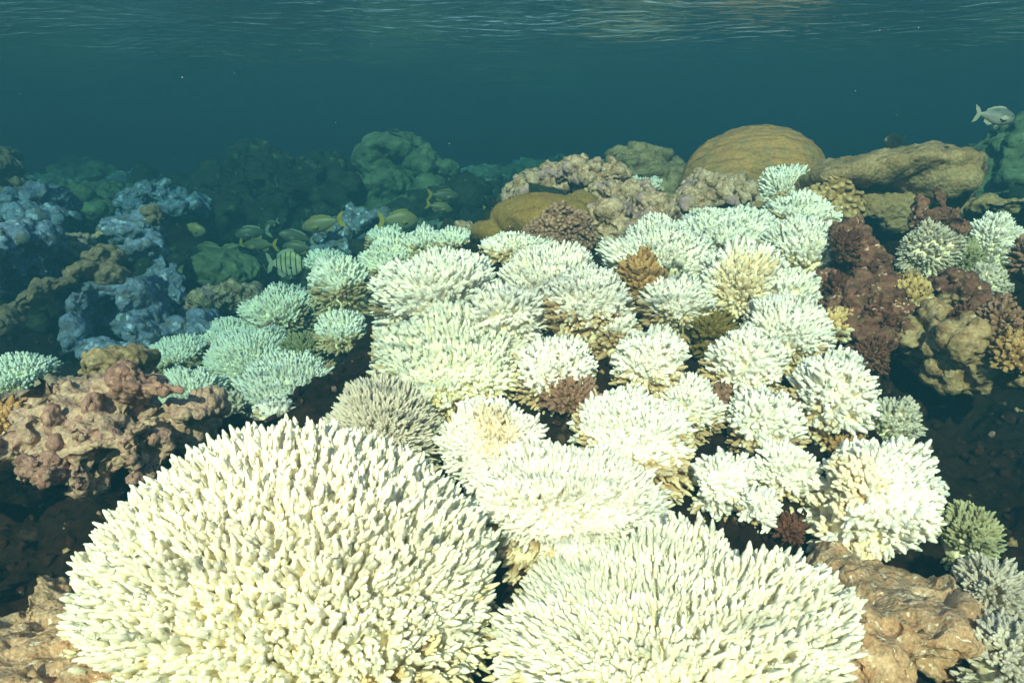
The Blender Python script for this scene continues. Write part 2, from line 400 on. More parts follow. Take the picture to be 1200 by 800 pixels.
ntri = [0]
def colony(label, box, d, mat='white', k=1.1, spacing=0.0135, blen=0.058, brad=1.0, level=None, parts=0, group=None,
           axis=(0, 0, 1), name='branching_coral', cat='coral', kind='acropora', maxpolar=105, lump=0.17, seed=None, skew=0.0, shear=0.0, face=False,
           low='auto', up=0.25, core='core', heart=None, ground=True, gdrop=0.35, lowband=75):
    """one colony: a core with hundreds of branches growing out of it, sized to the photographed outline"""
    x0, y0, x1, y1 = box
    if y0 > 240 and (x1 - x0) < 300 and kind == 'acropora': gx = (0.035 if d > 1.5 else -0.022) * (x1 - x0); x0 -= gx; x1 += gx; y0 -= gx * .5; y1 += gx * .3
    cx = (x0 + x1) / 2; d0 = d; d = dm(cx, d); s_ = d / F
    if kind == 'acropora': spacing *= 1.10 if d0 < 1.3 else 1.20
    spacing *= (d / d0) ** 0.8; blen *= (d / d0) ** 0.8
    th = PITCH + math.atan(((y0 + y1) / 2 - 400) / F)
    st, ct = math.sin(max(th, 0.05)), math.cos(th)
    rx = (x1 - x0) / 2 * s_; H = (y1 - y0) * s_
    ry = k * rx
    lo_, hi_ = 0.25 * rx, 1.5 * rx
    for _ in range(30):
        m_ = (lo_ + hi_) / 2
        tot = math.hypot(m_ * ct, ry * st) + ry * st + 0.15 * m_ * ct
        if tot > H: hi_ = m_
        else: lo_ = m_
    rz = m_
    et = math.hypot(rz * ct, ry * st); eb = ry * st + 0.15 * rz * ct
    cyp = y0 + et / (et + eb) * (y1 - y0)
    if face: ry = H / 2; rz = 0.55 * rx; cyp = (y0 + y1) / 2
    c = P(cx, cyp, d + ry * 0.25 * ct)
    c = np.array(c[:])
    if level is None: level = 2 if d0 < 1.3 else (1 if d0 < 1.75 else 0)
    if seed is None: seed = int(abs(cx * 7 + y0 * 13))
    r = np.random.default_rng(seed)
    vr = np.random.default_rng(seed + 999)
    if kind == 'acropora' and rx < 0.25:
        lump *= vr.uniform(.8, 1.7); q_ = vr.uniform(.88, 1.16); spacing *= q_; brad *= q_; blen *= vr.uniform(.85, 1.2)
    R = np.array([rx, ry, rz])
    blen = min(blen, 0.55 * min(rx, rz) + 0.012)
    area = 2 * math.pi * ((rx * ry) ** 1.6 / 2 + (rx * rz) ** 1.6 / 4 + (ry * rz) ** 1.6 / 4) ** (1 / 1.6) * (1 - math.cos(math.radians(maxpolar))) 
    N = int(area / spacing ** 2 * (1.6 if kind == 'acropora' else 1.3))
    N = max(60, min(N, 3600))
    i = np.arange(N) + 0.5
    cz = 1 - i / N * (1 - math.cos(math.radians(maxpolar)))
    ph = math.pi * (1 + 5 ** 0.5) * i
    sr = np.sqrt(np.maximum(0, 1 - cz * cz))
    D = np.stack([sr * np.cos(ph), sr * np.sin(ph), cz], axis=1)
    D += r.normal(0, 0.33 * math.sqrt(4 / N), D.shape); D /= np.linalg.norm(D, axis=1)[:, None]
    az = Vector(axis).normalized()
    Q = np.array(Vector((0, 0, 1)).rotation_difference(az).to_matrix())
    lum = 1 + lump * fbm(D * 1.9 + seed, seed, 2) + r.normal(0, 0.026, N).clip(-.05, .05)
    lq = np.percentile(lum, 88); lum = lum / lq
    Dt = D.copy()
    if rx < 0.25 and kind == 'acropora' and not face:      # cushions and tables: flat topped with full shoulders
        Dt[:, 2] = np.sign(D[:, 2]) * np.abs(D[:, 2]) ** vr.uniform(.55, .85)
    tip = Dt * R * lum[:, None]
    tip[:, 2] *= 1 + skew * D[:, 0]
    tip[:, 0] += shear * np.maximum(0, tip[:, 2])
    upv = np.array([0, 0, 1.0])
    nrm = D / R; nrm /= np.linalg.norm(nrm, axis=1)[:, None]
    dirs = nrm * 0.6 + D * 0.5 + upv * up * (D[:, 2:3] > -0.1) + r.normal(0, 0.06, D.shape)
    dirs /= np.linalg.norm(dirs, axis=1)[:, None]
    L = blen * (r.uniform(0.86, 1.14, N) if kind == 'acropora' else r.uniform(0.75, 1.45, N))
    if kind != 'acropora': tip = tip + dirs * (L - blen)[:, None] * 0.8
    base = tip - dirs * L[:, None]
    tip = tip @ Q.T; base = base @ Q.T; dirs = dirs @ Q.T
    polar = np.degrees(np.arccos(np.clip(D[:, 2], -1, 1)))
    ground_z = c - np.array([0, 0, rz * gdrop])
    root = empty(name, c - np.array([0, 0, rz * 0.4]))
    tag(root, label, cat, group)
    ro = np.array(root.location[:])
    # core
    v, f = ico(3)
    cr_ = (R - blen * 0.46); cr_ = np.maximum(cr_, R * 0.35)
    vv = v * cr_ * ((1 + lump * fbm(v * 1.9 + seed, seed, 2)) / lq + 0.05 * fbm(v * 9, seed, 2))[:, None]
    vv[:, 2] *= 1 + skew * v[:, 0]; vv[:, 0] += shear * np.maximum(0, vv[:, 2])
    vv[:, 2] = np.where(vv[:, 2] < -0.35 * rz, -0.35 * rz + (vv[:, 2] + 0.35 * rz) * 0.7, vv[:, 2])
    vv = vv @ Q.T
    link('core', np_mesh('core', vv + (c - ro), f, [M[core]]), root)
    ntri[0] += len(f)
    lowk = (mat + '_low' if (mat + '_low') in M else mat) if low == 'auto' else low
    if kind == 'acropora' and level < 2: brad = brad * 1.12
    wsc = 0.058 / blen * brad * 1.0
    slev = max(0, level - 1) if kind == 'acropora' else 0
    # how large each branch shows in the photograph: facing and near ones first
    view = -(tip + c); view /= np.linalg.norm(view, axis=1)[:, None]
    score = (dirs * view).sum(1) * 0.5 + 0.6 * (tip @ np.array([0, -1, 0.4])) / rx
    order = np.argsort(-score)
    pset = set(order[:parts].tolist()) if parts else set()
    VV, FF, TT, MI = [], [], [], []; off = 0
    # nothing grows on the buried far underside of a colony
    wd = dirs / np.linalg.norm(dirs, axis=1)[:, None]
    for j in range(N):
        if wd[j, 1] > 0.35 and tip[j, 2] < 0.15 * rz and j not in pset: continue
        gi = int(r.integers(0, NV)); spin = r.uniform(0, 6.28)
        A = frame(dirs[j], spin)
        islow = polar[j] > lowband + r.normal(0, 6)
        if heart is not None:
            hd = (D[j, 0] - heart[0]) ** 2 + (D[j, 1] - heart[1]) ** 2
            islow = islow or hd < (heart[2] + r.normal(0, 0.06)) ** 2
        sc = np.array([wsc, wsc, 1.0]) * L[j]
        if j in pset:
            o = link('branch', branch_mesh(kind, level, gi, lowk if islow else mat), root)
            mw = Matrix.Identity(4)
            for a in range(3):
                for b in range(3): mw[a][b] = A[a, b] * sc[b]
                mw[a][3] = base[j, a] + c[a] - ro[a]
            o.matrix_basis = mw
            continue
        v, f, t = GEO[(kind, slev)][gi]
        VV.append((v * sc) @ A.T + base[j] + (c - ro)); FF.append(f + off); TT.append(t)
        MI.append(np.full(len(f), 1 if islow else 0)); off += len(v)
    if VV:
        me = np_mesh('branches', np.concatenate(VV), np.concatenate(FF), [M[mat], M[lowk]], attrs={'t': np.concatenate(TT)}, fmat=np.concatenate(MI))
        tag(link('branches', me, root), kind='stuff')
        ntri[0] += len(me.polygons)
    if ground:
        g = c - np.array([0, 0, rz * gdrop + 0.02])
        GROUND.append((g[0], g[1], g[2], rx))
    return root

# ------------------------------------------------------------------ rocks and massive corals
def sculpt(name, blobs, mat, label=None, cat='coral', group=None, voxel=None, layers=(), seed=1, parent=None,
           smooth=3, kind=None, ground=None, warp=0.035):
    """blobs (px, py, d, rx px, ry px, depth radius m[, roll deg]) fused into one continuous body and given relief"""
    bm = bmesh.new()
    for q in blobs:
        px, py, d, rx, ry, rd = q[:6]; rd *= dm(px, d) / d; d = dm(px, d); roll = math.radians(q[6]) if len(q) > 6 else 0
        c = P(px, py, d); s = d / F
        rot = Matrix((RIGHT, FWD, UP)).transposed().to_4x4() @ Matrix.Rotation(roll, 4, 'Y')
        bmesh.ops.create_icosphere(bm, subdivisions=3, radius=1.0, matrix=Matrix.Translation(c) @ rot @ Matrix.Diagonal((rx * s, rd, ry * s, 1)))
    me = bpy.data.meshes.new('tmp'); bm.to_mesh(me); bm.free()
    o = bpy.data.objects.new('tmp', me); COL.objects.link(o)
    co = np.array([v.co[:] for v in me.vertices]); size = (co.max(0) - co.min(0)).max()
    if voxel is None: voxel = size / 70
    else: voxel *= (dm(blobs[0][0], blobs[0][2]) / blobs[0][2]) ** 1.2
    rm = o.modifiers.new('r', 'REMESH'); rm.mode = 'VOXEL'; rm.voxel_size = voxel
    if smooth:
        sm = o.modifiers.new('s', 'SMOOTH'); sm.factor = 0.6; sm.iterations = smooth
    dg = bpy.context.evaluated_depsgraph_get(); ev = o.evaluated_get(dg)
    m2 = bpy.data.meshes.new_from_object(ev)
    bpy.data.objects.remove(o); bpy.data.meshes.remove(me)
    n = len(m2.vertices); v = np.zeros(n * 3, dtype=np.float32); m2.vertices.foreach_get('co', v); v = v.reshape(-1, 3).astype(float)
    wf = 4.5 / size; wa = size * (warp if smooth < 6 else 0.0)
    v = v + wa * np.stack([fbm(v * wf, seed + 61, 3), fbm(v * wf + 31, seed + 62, 3), fbm(v * wf + 57, seed + 63, 3)], axis=1)
    m2.vertices.foreach_set('co', v.astype(np.float32).ravel()); m2.update()
    if smooth < 6: layers = list(layers) + [('fbm', voxel * 1.6, 0.07 / voxel), ('knob', voxel * 0.9, 0.13 / voxel)]
    for ly in layers:
        nr = np.zeros(n * 3, dtype=np.float32); m2.vertex_normals.foreach_get('vector', nr); nr = nr.reshape(-1, 3)
        kd, amp, fq = ly[:3]
        if kd == 'fbm': h = amp * fbm(v * fq, seed, 4)
        elif kd == 'ridge': h = amp * (1 - 2 * np.abs(fbm(v * fq, seed + 3, 3)))
        elif kd == 'knob':
            w = worley(v * fq, seed + 5); h = amp * (0.55 - np.minimum(w * 1.35, 1.2) ** 2)
        elif kd == 'pit':
            w = worley(v * fq, seed + 8); h = -amp * np.clip(1 - w / ly[3], 0, 1) ** 0.7
        elif kd == 'terrace':
            q = v[:, 2] * fq + 0.5 * fbm(v * fq * 0.25, seed, 2); h = amp * (np.abs((q % 1) - 0.5) * 2 - 0.5)
        v = v + nr * h[:, None]
        m2.vertices.foreach_set('co', v.astype(np.float32).ravel()); m2.update()
    org = Vector(v.mean(0)); org.z = v[:, 2].min()
    v = v - np.array(org[:])
    m2.vertices.foreach_set('co', v.astype(np.float32).ravel())
    m2.materials.clear(); m2.materials.append(M[mat]); m2.polygons.foreach_set('use_smooth', np.full(len(m2.polygons), True))
    m2.update(); m2.name = name
    ntri[0] += 2 * len(m2.polygons)
    ob = link(name, m2, parent, org - (parent.location if parent else Vector((0, 0, 0))))
    if label: tag(ob, label, cat, group)
    if kind: ob['kind'] = kind
    if ground is not None and not parent:
        GROUND.append((org.x, org.y, org.z + ground, size / 2))
    return ob

# ================================================================== bleached colonies on the reef crest
G1 = 'bleached branching corals on the reef crest'
colony('largest cream white bleached coral dome, in the bottom left foreground', (98, 488, 600, 850), 0.92, 'cream', k=0.85, spacing=0.0128, blen=0.070, parts=300, group=G1, brad=0.98, lowband=88, up=0.6, lump=0.05)
colony('second largest cream white coral, cut by the bottom edge beside the tan rock', (552, 606, 972, 900), 0.86, 'cream', skew=0.35, shear=0.42, k=0.95, spacing=0.0135, blen=0.066, seed=4, parts=300, group=G1, brad=1.0, axis=(0.08, 0, 1), lowband=92)
colony('broad white spiky coral in the centre, above the gap between the two largest domes', (522, 512, 795, 662), 1.12, 'white', k=0.72, spacing=0.0125, blen=0.056, parts=220, group=G1, brad=0.95, axis=(0.15, -0.25, 1), lowband=90)
colony('white coral with a tan heart, joined to the upper left of the central coral', (514, 466, 655, 590), 1.22, 'white', k=1.08, spacing=0.0128, blen=0.05, parts=120, group=G1, axis=(-0.1, -0.25, 1), low='tancream', heart=(0.1, -0.2, 0.5), lowband=110)
colony('white spiky coral right of the tan hearted one, left of a small pink knob', (660, 460, 822, 556), 1.28, 'white', k=1.08, spacing=0.013, blen=0.052, parts=120, group=G1, axis=(0, -0.2, 1), lowband=80)
colony('small white coral tucked behind the right shoulder of the central spiky corals', (750, 436, 852, 522), 1.42, 'white', spacing=0.013, blen=0.05, parts=60, group=G1, axis=(0.2, -0.1, 1), lowband=72)
colony('greyish bleached coral directly behind the largest dome', (373, 440, 524, 560), 1.25, 'grey', k=1.08, spacing=0.0105, blen=0.05, parts=150, group=G1, brad=0.72, axis=(0, -0.2, 1), lowband=80)
colony('long cream white coral shelf with a brown underside, in the middle of the bank', (416, 364, 642, 464), 1.45, 'cream', k=1.0, spacing=0.0135, blen=0.055, parts=160, group=G1, brad=1.05, axis=(0, -0.25, 1), lowband=80)
colony('right lobe of the long middle shelf, reaching to the pink brown clump', (590, 388, 706, 474), 1.45, 'white', k=1.08, spacing=0.0135, blen=0.05, parts=60, group=G1, axis=(0.1, -0.3, 1), lowband=74)
colony('white coral with tall blunt fingers, behind the long middle shelf', (440, 286, 590, 376), 1.65, 'white', k=1.08, spacing=0.0155, blen=0.07, parts=110, group=G1, brad=1.15, axis=(-0.05, -0.1, 1), level=1, lowband=95)
colony('white coral between the tall fingered coral and the rounded one beside the brown gap', (540, 325, 642, 410), 1.58, 'white', k=0.9, spacing=0.015, blen=0.065, parts=70, group=G1, brad=1.1, axis=(0.2, -0.2, 1), level=1, lowband=100)
colony('white coral with upright spikes, in front of the pink clump on the olive boulder', (575, 284, 712, 372), 1.78, 'white', k=1.08, spacing=0.0145, blen=0.06, parts=70, group=G1, axis=(0.1, -0.1, 1), level=1, lowband=78)
colony('thin pale coral plate below the olive boulder, left of the pink clump', (556, 268, 652, 304), 2.05, 'white', k=0.6, spacing=0.014, blen=0.045, group=G1, axis=(0, -0.1, 1))
colony('rounded white coral with a tan skirt, left of the brown dark gap', (635, 314, 740, 398), 1.62, 'white', k=1.08, spacing=0.014, blen=0.05, parts=60, group=G1, axis=(0, -0.25, 1), lowband=70)
colony('white coral directly below the tan brown finger coral', (744, 318, 832, 394), 1.68, 'white', k=1.08, spacing=0.014, blen=0.052, parts=50, group=G1, axis=(0, -0.2, 1), lowband=72)
colony('rounded white coral at the middle right, left of the olive finger coral', (706, 374, 814, 468), 1.48, 'white', k=1.08, spacing=0.0135, blen=0.05, parts=70, group=G1, axis=(-0.1, -0.25, 1), lowband=74)
colony('little white tuft on the left shoulder of the rounded coral near the olive coral', (690, 358, 752, 412), 1.58, 'white', spacing=0.0135, blen=0.042, group=G1, axis=(-0.1, -0.1, 1), lowband=70)
colony('white coral right of the olive finger coral, in the middle right of the bank', (815, 374, 922, 470), 1.48, 'white', k=1.08, spacing=0.0135, blen=0.056, parts=80, group=G1, axis=(0.05, -0.3, 1), lowband=76)
colony('white coral behind and right of the one beside the olive finger coral', (862, 342, 967, 432), 1.6, 'white', k=1.08, spacing=0.014, blen=0.052, parts=60, group=G1, axis=(0.1, -0.2, 1), lowband=76)
colony('small white tuft at the edge of the red brown rubble column', (892, 312, 962, 364), 1.78, 'white', spacing=0.0145, blen=0.05, group=G1, axis=(0.25, -0.1, 1), lowband=80)
colony('white edged coral with a tan top, below the paired pale domes', (808, 284, 924, 364), 1.84, 'white', k=1.08, spacing=0.0145, blen=0.052, parts=50, group=G1, axis=(0.05, -0.3, 1), low='tancream', heart=(-0.2, -0.45, 0.6), lowband=84)
colony('white coral spread out above the tan brown finger coral', (706, 260, 845, 334), 2.0, 'white', k=1.08, spacing=0.0145, blen=0.055, group=G1, axis=(-0.1, -0.1, 1), lowband=88)
colony('pale domed coral left of the widest right hand coral, below the crusted knobs', (782, 238, 914, 298), 2.25, 'white', k=1.08, spacing=0.0145, blen=0.052, group=G1, axis=(0, -0.1, 1), lowband=84)
colony('widest pale coral at the right rim of the bank, touching the pink tipped rubble', (888, 254, 999, 324), 2.0, 'white', k=1.08, spacing=0.014, blen=0.052, group=G1, axis=(0.1, -0.15, 1), lowband=82)
colony('pale coral plate just under the tan bumpy coral', (892, 220, 986, 266), 2.35, 'white', k=1.08, spacing=0.0145, blen=0.05, group=G1, axis=(0.05, -0.1, 1), lowband=84)
colony('highest white coral, against the foot of the golden dome', (881, 190, 958, 250), 2.6, 'white', k=1.08, spacing=0.015, blen=0.055, group=G1, axis=(-0.1, -0.3, 1), lowband=86)
colony('white coral with loose blunt branches at the right rim, above the dark hollow', (908, 404, 1028, 518), 1.38, 'white', k=1.08, spacing=0.0145, blen=0.06, parts=90, group=G1, axis=(0.15, -0.25, 1), lowband=82)
colony('white coral left of the blunt branched coral at the right rim', (842, 450, 948, 534), 1.36, 'white', k=1.08, spacing=0.0135, blen=0.052, parts=70, group=G1, axis=(-0.05, -0.25, 1), lowband=78)
colony('small pale grey coral hanging behind the right rim over the dark hollow', (1004, 440, 1070, 530), 1.48, 'grey', k=1.08, spacing=0.0135, blen=0.055, parts=40, group=G1, brad=0.9, axis=(0.5, -0.3, 0.8))
colony('white coral with brown left flank, lowest on the right above the tan shelf', (944, 512, 1099, 648), 1.14, 'white', k=1.08, spacing=0.0128, blen=0.055, parts=160, group=G1, axis=(0.2, -0.3, 1), heart=(-0.85, -0.1, 0.42), lowband=100, low='tancream')
colony('small white star shaped coral left of its twin, above the red rubble', (803, 526, 892, 604), 1.18, 'white', k=0.85, spacing=0.0145, blen=0.055, parts=50, group=G1, axis=(0, -0.3, 1), lowband=95)
colony('small white coral right of the star shaped one, above the red rubble', (874, 512, 960, 592), 1.22, 'white', k=0.85, spacing=0.0145, blen=0.052, parts=50, group=G1, axis=(0.1, -0.3, 1), lowband=90)
colony('tiny white tuft hanging below the star shaped coral and its neighbour', (862, 568, 914, 614), 1.12, 'white', k=1.1, spacing=0.0135, blen=0.04, group=G1, axis=(0.1, -0.4, 1), lowband=100)
colony('blunt white coral knob behind the right rim, next to the pink patch', (962, 404, 1012, 440), 1.5, 'white', k=0.9, spacing=0.015, blen=0.045, group=G1, axis=(0.1, -0.1, 1), lowband=84)

G2 = 'pale green tinted corals down the left slope'
colony('pale green coral cushion, upper of the left slope cluster, below the brain coral', (285, 330, 380, 396), 2.05, 'white', k=1.08, spacing=0.0135, blen=0.045, group=G2, axis=(-0.1, -0.15, 1), lowband=76)
colony('small pale coral left of the long middle shelf', (369, 363, 437, 412), 1.8, 'white', spacing=0.0135, blen=0.045, group=G2, lowband=72)
colony('pale coral dome with a brown foot, left of the tall fingered coral', (363, 296, 442, 366), 2.0, 'white', k=1.08, spacing=0.0135, blen=0.048, group=G2, axis=(-0.15, -0.2, 1), lowband=66)
colony('pale coral behind the brown footed dome, in the curved row', (418, 270, 500, 330), 2.25, 'white', k=1.08, spacing=0.014, blen=0.048, group=G2, axis=(-0.1, -0.1, 1), lowband=74)
colony('pale coral in the curved row left of the tall fingered coral top', (462, 266, 530, 306), 2.35, 'white', k=1.08, spacing=0.014, blen=0.046, group=G2, lowband=74)
colony('pale coral with a pinkish foot at the far end of the curved row', (502, 266, 560, 300), 2.4, 'white', k=1.08, spacing=0.014, blen=0.046, group=G2, lowband=70)
colony('faint green tuft behind the far end of the curved row', (552, 256, 590, 282), 2.8, 'white', spacing=0.015, blen=0.045, group=G2)
colony('faint green coral low behind the brown footed dome, right of the striped fish', (356, 290, 412, 324), 2.45, 'white', k=1.08, spacing=0.0145, blen=0.045, group=G2)
colony('faint green coral along the back of the curved row', (425, 262, 480, 290), 2.7, 'white', k=1.08, spacing=0.015, blen=0.045, group=G2)
colony('low pale green plate at the left end of the left slope cluster', (167, 394, 246, 432), 1.85, 'white', k=1.08, spacing=0.012, blen=0.04, group=G2, brad=0.85, axis=(-0.1, -0.1, 1), lowband=86)
colony('tallest pale green dome of the left slope cluster', (240, 384, 347, 450), 1.78, 'white', k=1.08, spacing=0.012, blen=0.045, group=G2, brad=0.85, axis=(-0.05, -0.15, 1), lowband=84)
colony('pale coral with brown base, front right of the left slope cluster', (272, 420, 402, 482), 1.6, 'white', k=1.08, spacing=0.012, blen=0.046, parts=60, group=G2, brad=0.9, axis=(0, -0.2, 1), lowband=74)
colony('pale green coral behind the pink horn of the rock', (178, 426, 268, 492), 1.62, 'white', k=1.08, spacing=0.0125, blen=0.045, group=G2, brad=0.9, axis=(-0.1, -0.2, 1), lowband=95)
colony('small pale coral between the cushion below the brain coral and the slope cluster', (228, 370, 308, 408), 1.98, 'white', k=1.08, spacing=0.0125, blen=0.042, group=G2, brad=0.9)
colony('tan tinted small coral right of the tallest pale green dome', (330, 384, 388, 428), 1.8, 'greentan', spacing=0.013, blen=0.045, group=G2)
colony('small open branched coral at the rim of the largest dome', (294, 461, 352, 500), 1.42, 'white', k=1.08, spacing=0.0145, blen=0.04, group=G2, brad=1.1)
colony('dull green tan coral half shaded beside the pink brown ledge', (244, 452, 302, 508), 1.5, 'grey', k=1.08, spacing=0.013, blen=0.045, group=G2, axis=(0, -0.3, 1))
colony('flat pale green coral alone at the left edge of the picture', (-28, 413, 63, 458), 1.6, 'white', k=1.08, spacing=0.011, blen=0.045, group=G2, brad=0.8, axis=(0, -0.1, 1), lowband=90)

G3 = 'pale corals along the right side'
colony('drooping pale coral showing its ribbed branches, below the brown spiky clump', (1046, 254, 1124, 338), 1.85, 'grey', k=1.08, spacing=0.0125, blen=0.055, parts=60, group=G3, brad=0.75, axis=(-0.15, -0.85, 0.25), level=1, lowband=100, face=True, up=0, ground=False)
colony('rounded pale coral at the right, beside the pink branching clump', (1122, 246, 1188, 312), 2.0, 'white', k=1.08, spacing=0.012, blen=0.045, group=G3, brad=0.8, axis=(0.1, -0.3, 1), lowband=100)
colony('greenish coral between the drooping one and the rounded one', (1098, 262, 1146, 322), 1.95, 'greentan', k=1.08, spacing=0.0125, blen=0.045, group=G3, axis=(0, -0.4, 1))
colony('smallest pale fan shaped tuft at the right, above the brown knobs', (1135, 301, 1186, 354), 1.75, 'grey', k=1.08, spacing=0.013, blen=0.05, group=G3, axis=(0.1, -0.6, 0.6), face=True, up=0.1, ground=False)
colony('pale blue grey tuft at the lower right, above the corner coral', (1106, 640, 1194, 742), .96, 'grey', k=1.08, spacing=0.0115, blen=0.06, parts=80, group=G3, brad=0.65, axis=(0.2, -0.3, 1), lowband=110)
colony('open branched pale coral in the bottom right corner', (1118, 716, 1226, 830), 0.88, 'grey', k=1.08, spacing=0.0135, blen=0.058, parts=60, group=G3, brad=0.75, axis=(0.2, -0.1, 1), lowband=110)
colony('dull olive bush coral below the brown flanked white coral, at the right', (1088, 590, 1168, 668), 1.1, 'greentan', k=1.08, spacing=0.013, blen=0.05, parts=60, group=G3, brad=0.8, axis=(0.2, -0.1, 1), lowband=70)
colony('small pale tuft in front of the lumpy grey boulder', (728, 204, 780, 232), 3.0, 'white', spacing=0.017, blen=0.05, group=G3)

G4 = 'finger and knob corals between the bleached ones'
colony('tan brown finger coral in the middle of the white bank', (723, 294, 784, 348), 1.72, 'tancoral', spacing=0.0125, blen=0.04, group=G4, brad=0.95, core='core_dark', lowband=200, cat='coral', level=1, name='finger_coral')
colony('olive finger coral in a dark gap between white corals', (806, 360, 862, 414), 1.62, 'olivecoral', spacing=0.017, blen=0.05, group=G4, brad=1.0, core='core_dark', name='finger_coral', level=1)
colony('pink brown knobby clump under the right lobe of the long shelf', (624, 428, 708, 482), 1.4, 'pinkcoral', spacing=0.012, blen=0.034, group=G4, brad=0.9, core='core_dark', name='finger_coral', level=1)
colony('small salmon pink knob between two white corals', (832, 446, 862, 472), 1.42, 'pinkcoral', spacing=0.012, blen=0.03, group=G4, brad=1.0, core='core_dark', name='finger_coral', level=1)
colony('pink brown knobbed coral growing on the olive boulder', (614, 236, 696, 298), 2.25, 'pinkcoral', k=0.6, spacing=0.0135, blen=0.038, kind='knob', group=G4, brad=1.05, core='core_dark', name='finger_coral', level=1, axis=(0, -0.5, 1), ground=False)
colony('tan bumpy coral beside the overhanging plate', (936, 208, 1006, 256), 2.4, 'tancoral', k=1.08, spacing=0.021, blen=0.04, kind='knob', group=G4, brad=1.7, core='core', name='finger_coral', level=1)
colony('tan coral fringe at the foot of the highest white coral', (902, 226, 944, 248), 2.45, 'tancoral', spacing=0.018, blen=0.03, kind='knob', group=G4, brad=1.5, name='finger_coral', level=0)
colony('pale knobbed coral by the red brown rubble column', (948, 356, 1000, 396), 1.62, 'tanc', spacing=0.016, blen=0.035, group=G4, brad=1.0, core='core_dark', name='finger_coral', level=1)
colony('orange brown knobs beneath the right rim corals', (956, 494, 1018, 532), 1.34, 'tancoral', spacing=0.012, blen=0.034, group=G4, brad=0.9, core='core_dark', name='finger_coral', level=1)
colony('pink branching clump on the right edge of the picture', (1180, 216, 1228, 332), 1.75, 'pinkcoral', k=1.08, spacing=0.015, blen=0.05, group=G4, brad=0.9, core='core_dark', name='finger_coral', level=1, ground=False)
colony('pinkish brown knob cluster above the pale underside rock at the right', (1140, 342, 1200, 392), 1.5, 'pinkcoral', spacing=0.014, blen=0.035, group=G4, brad=1.0, core='core_dark', name='finger_coral', level=1, ground=False)
colony('tan and pink knobs low on the right edge', (1156, 384, 1216, 434), 1.42, 'tancoral', spacing=0.014, blen=0.04, group=G4, brad=1.1, core='core_dark', name='finger_coral', level=1, ground=False)
colony('yellowish knobs crowning the pink rock at the left edge', (-20, 460, 46, 520), 1.12, 'tancoral', spacing=0.014, blen=0.035, group=G4, brad=1.1, core='core', name='finger_coral', level=1, ground=False)
colony('pale tan knobs on a hump above the drooping coral cleft', (1036, 318, 1094, 366), 1.66, 'tanc', spacing=0.013, blen=0.035, group=G4, core='core_dark', name='finger_coral', level=1, ground=False, brad=1.1)

G5 = 'red brown tufts on the rubble at the right'
for bx, dd, lb in (((972, 262, 1008, 300), 1.8, 'pinkish tuft at the very tip of the red brown rubble column'), ((996, 300, 1036, 344), 1.74, 'red brown tuft half way up the rubble column'),
                   ((960, 318, 1000, 356), 1.72, 'red brown tuft on the left flank of the rubble column'), ((1010, 352, 1052, 396), 1.6, 'red brown tuft low on the right flank of the rubble column'),
                   ((1000, 392, 1046, 432), 1.56, 'dark red tuft at the foot of the rubble column'), ((900, 596, 948, 634), 1.12, 'maroon tuft in the gap right of the second largest dome'),
                   ((590, 636, 634, 676), 1.16, 'maroon tuft in the dark gap between the two largest domes'), ((1112, 350, 1150, 384), 1.52, 'brown red tuft in front of the smallest pale fan')):
    colony(lb, bx, dd, 'redcoral', k=0.9, spacing=0.010, blen=0.03, brad=0.75, group=G5, core='core_dark', name='algae_tuft', cat='algae', level=0, ground=False, lump=.3)

# ================================================================== massive corals, boulders and ledges
sculpt('massive_coral', [(884, 212, 3.25, 82, 62, .30), (850, 225, 3.2, 55, 50, .25), (925, 222, 3.2, 42, 42, .22)], 'golden',
       'smooth golden brown dome coral, the highest on the reef', 'coral', layers=[('fbm', .012, 6), ('fbm', .004, 40)], smooth=12, ground=0.12, seed=3)
sculpt('massive_coral', [(735, 217, 3.7, 58, 40, .3), (775, 230, 3.7, 32, 34, .25), (695, 222, 3.7, 30, 26, .2), (745, 247, 3.6, 60, 40, .3)], 'lumpgrey',
       'grey tan boulder coral with wavy folds, left of the golden dome', 'coral', layers=[('fbm', .03, 5), ('terrace', .035, 16), ('fbm', .02, 16), ('knob', .012, 24)], smooth=5, ground=0.12, seed=5)
sculpt('plate_coral', [(1042, 206, 2.55, 98, 17, .28), (1050, 196, 2.6, 62, 14, .22), (1085, 220, 2.5, 48, 24, .2), (1055, 210, 2.55, 70, 24, .2), (985, 212, 2.5, 50, 12, .2), (1052, 262, 2.95, 58, 44, .2)], 'platecoral',
       'overhanging brown plate coral with a dark hollow beneath', 'coral', layers=[('fbm', .016, 5), ('fbm', .010, 18), ('knob', .005, 50)], smooth=4, ground=0.1, seed=8, warp=0.0)
sculpt('plate_coral', [(1050, 244, 2.42, 40, 18, .05), (1048, 258, 2.44, 22, 16, .05), (1018, 236, 2.46, 22, 12, .06)], 'platecoral',
       'heart shaped tan lobe in the shade under the overhanging plate', 'coral', layers=[('fbm', .012, 14), ('knob', .004, 60)], smooth=4, seed=9)
sculpt('massive_coral', [(640, 262, 2.45, 66, 34, .2), (590, 282, 2.4, 40, 20, .14, 18), (680, 252, 2.5, 26, 26, .15)], 'olive',
       'smooth olive boulder carrying the pink knobbed coral', 'coral', layers=[('fbm', .012, 7), ('fbm', .003, 60)], smooth=8, ground=0.08, seed=12)
sculpt('crusted_rock', [(655, 224, 2.85, 52, 22, .16), (690, 215, 2.8, 48, 20, .16), (620, 240, 2.8, 26, 20, .12), (632, 212, 2.8, 7, 7, .02), (632, 220, 2.8, 4, 9, .015)], 'crustmix',
       'knob crusted rock ridge behind the olive boulder', 'rock', layers=[('fbm', .03, 9), ('knob', .035, 22), ('knob', .012, 60)], smooth=1, voxel=0.006, ground=0.05, seed=14)
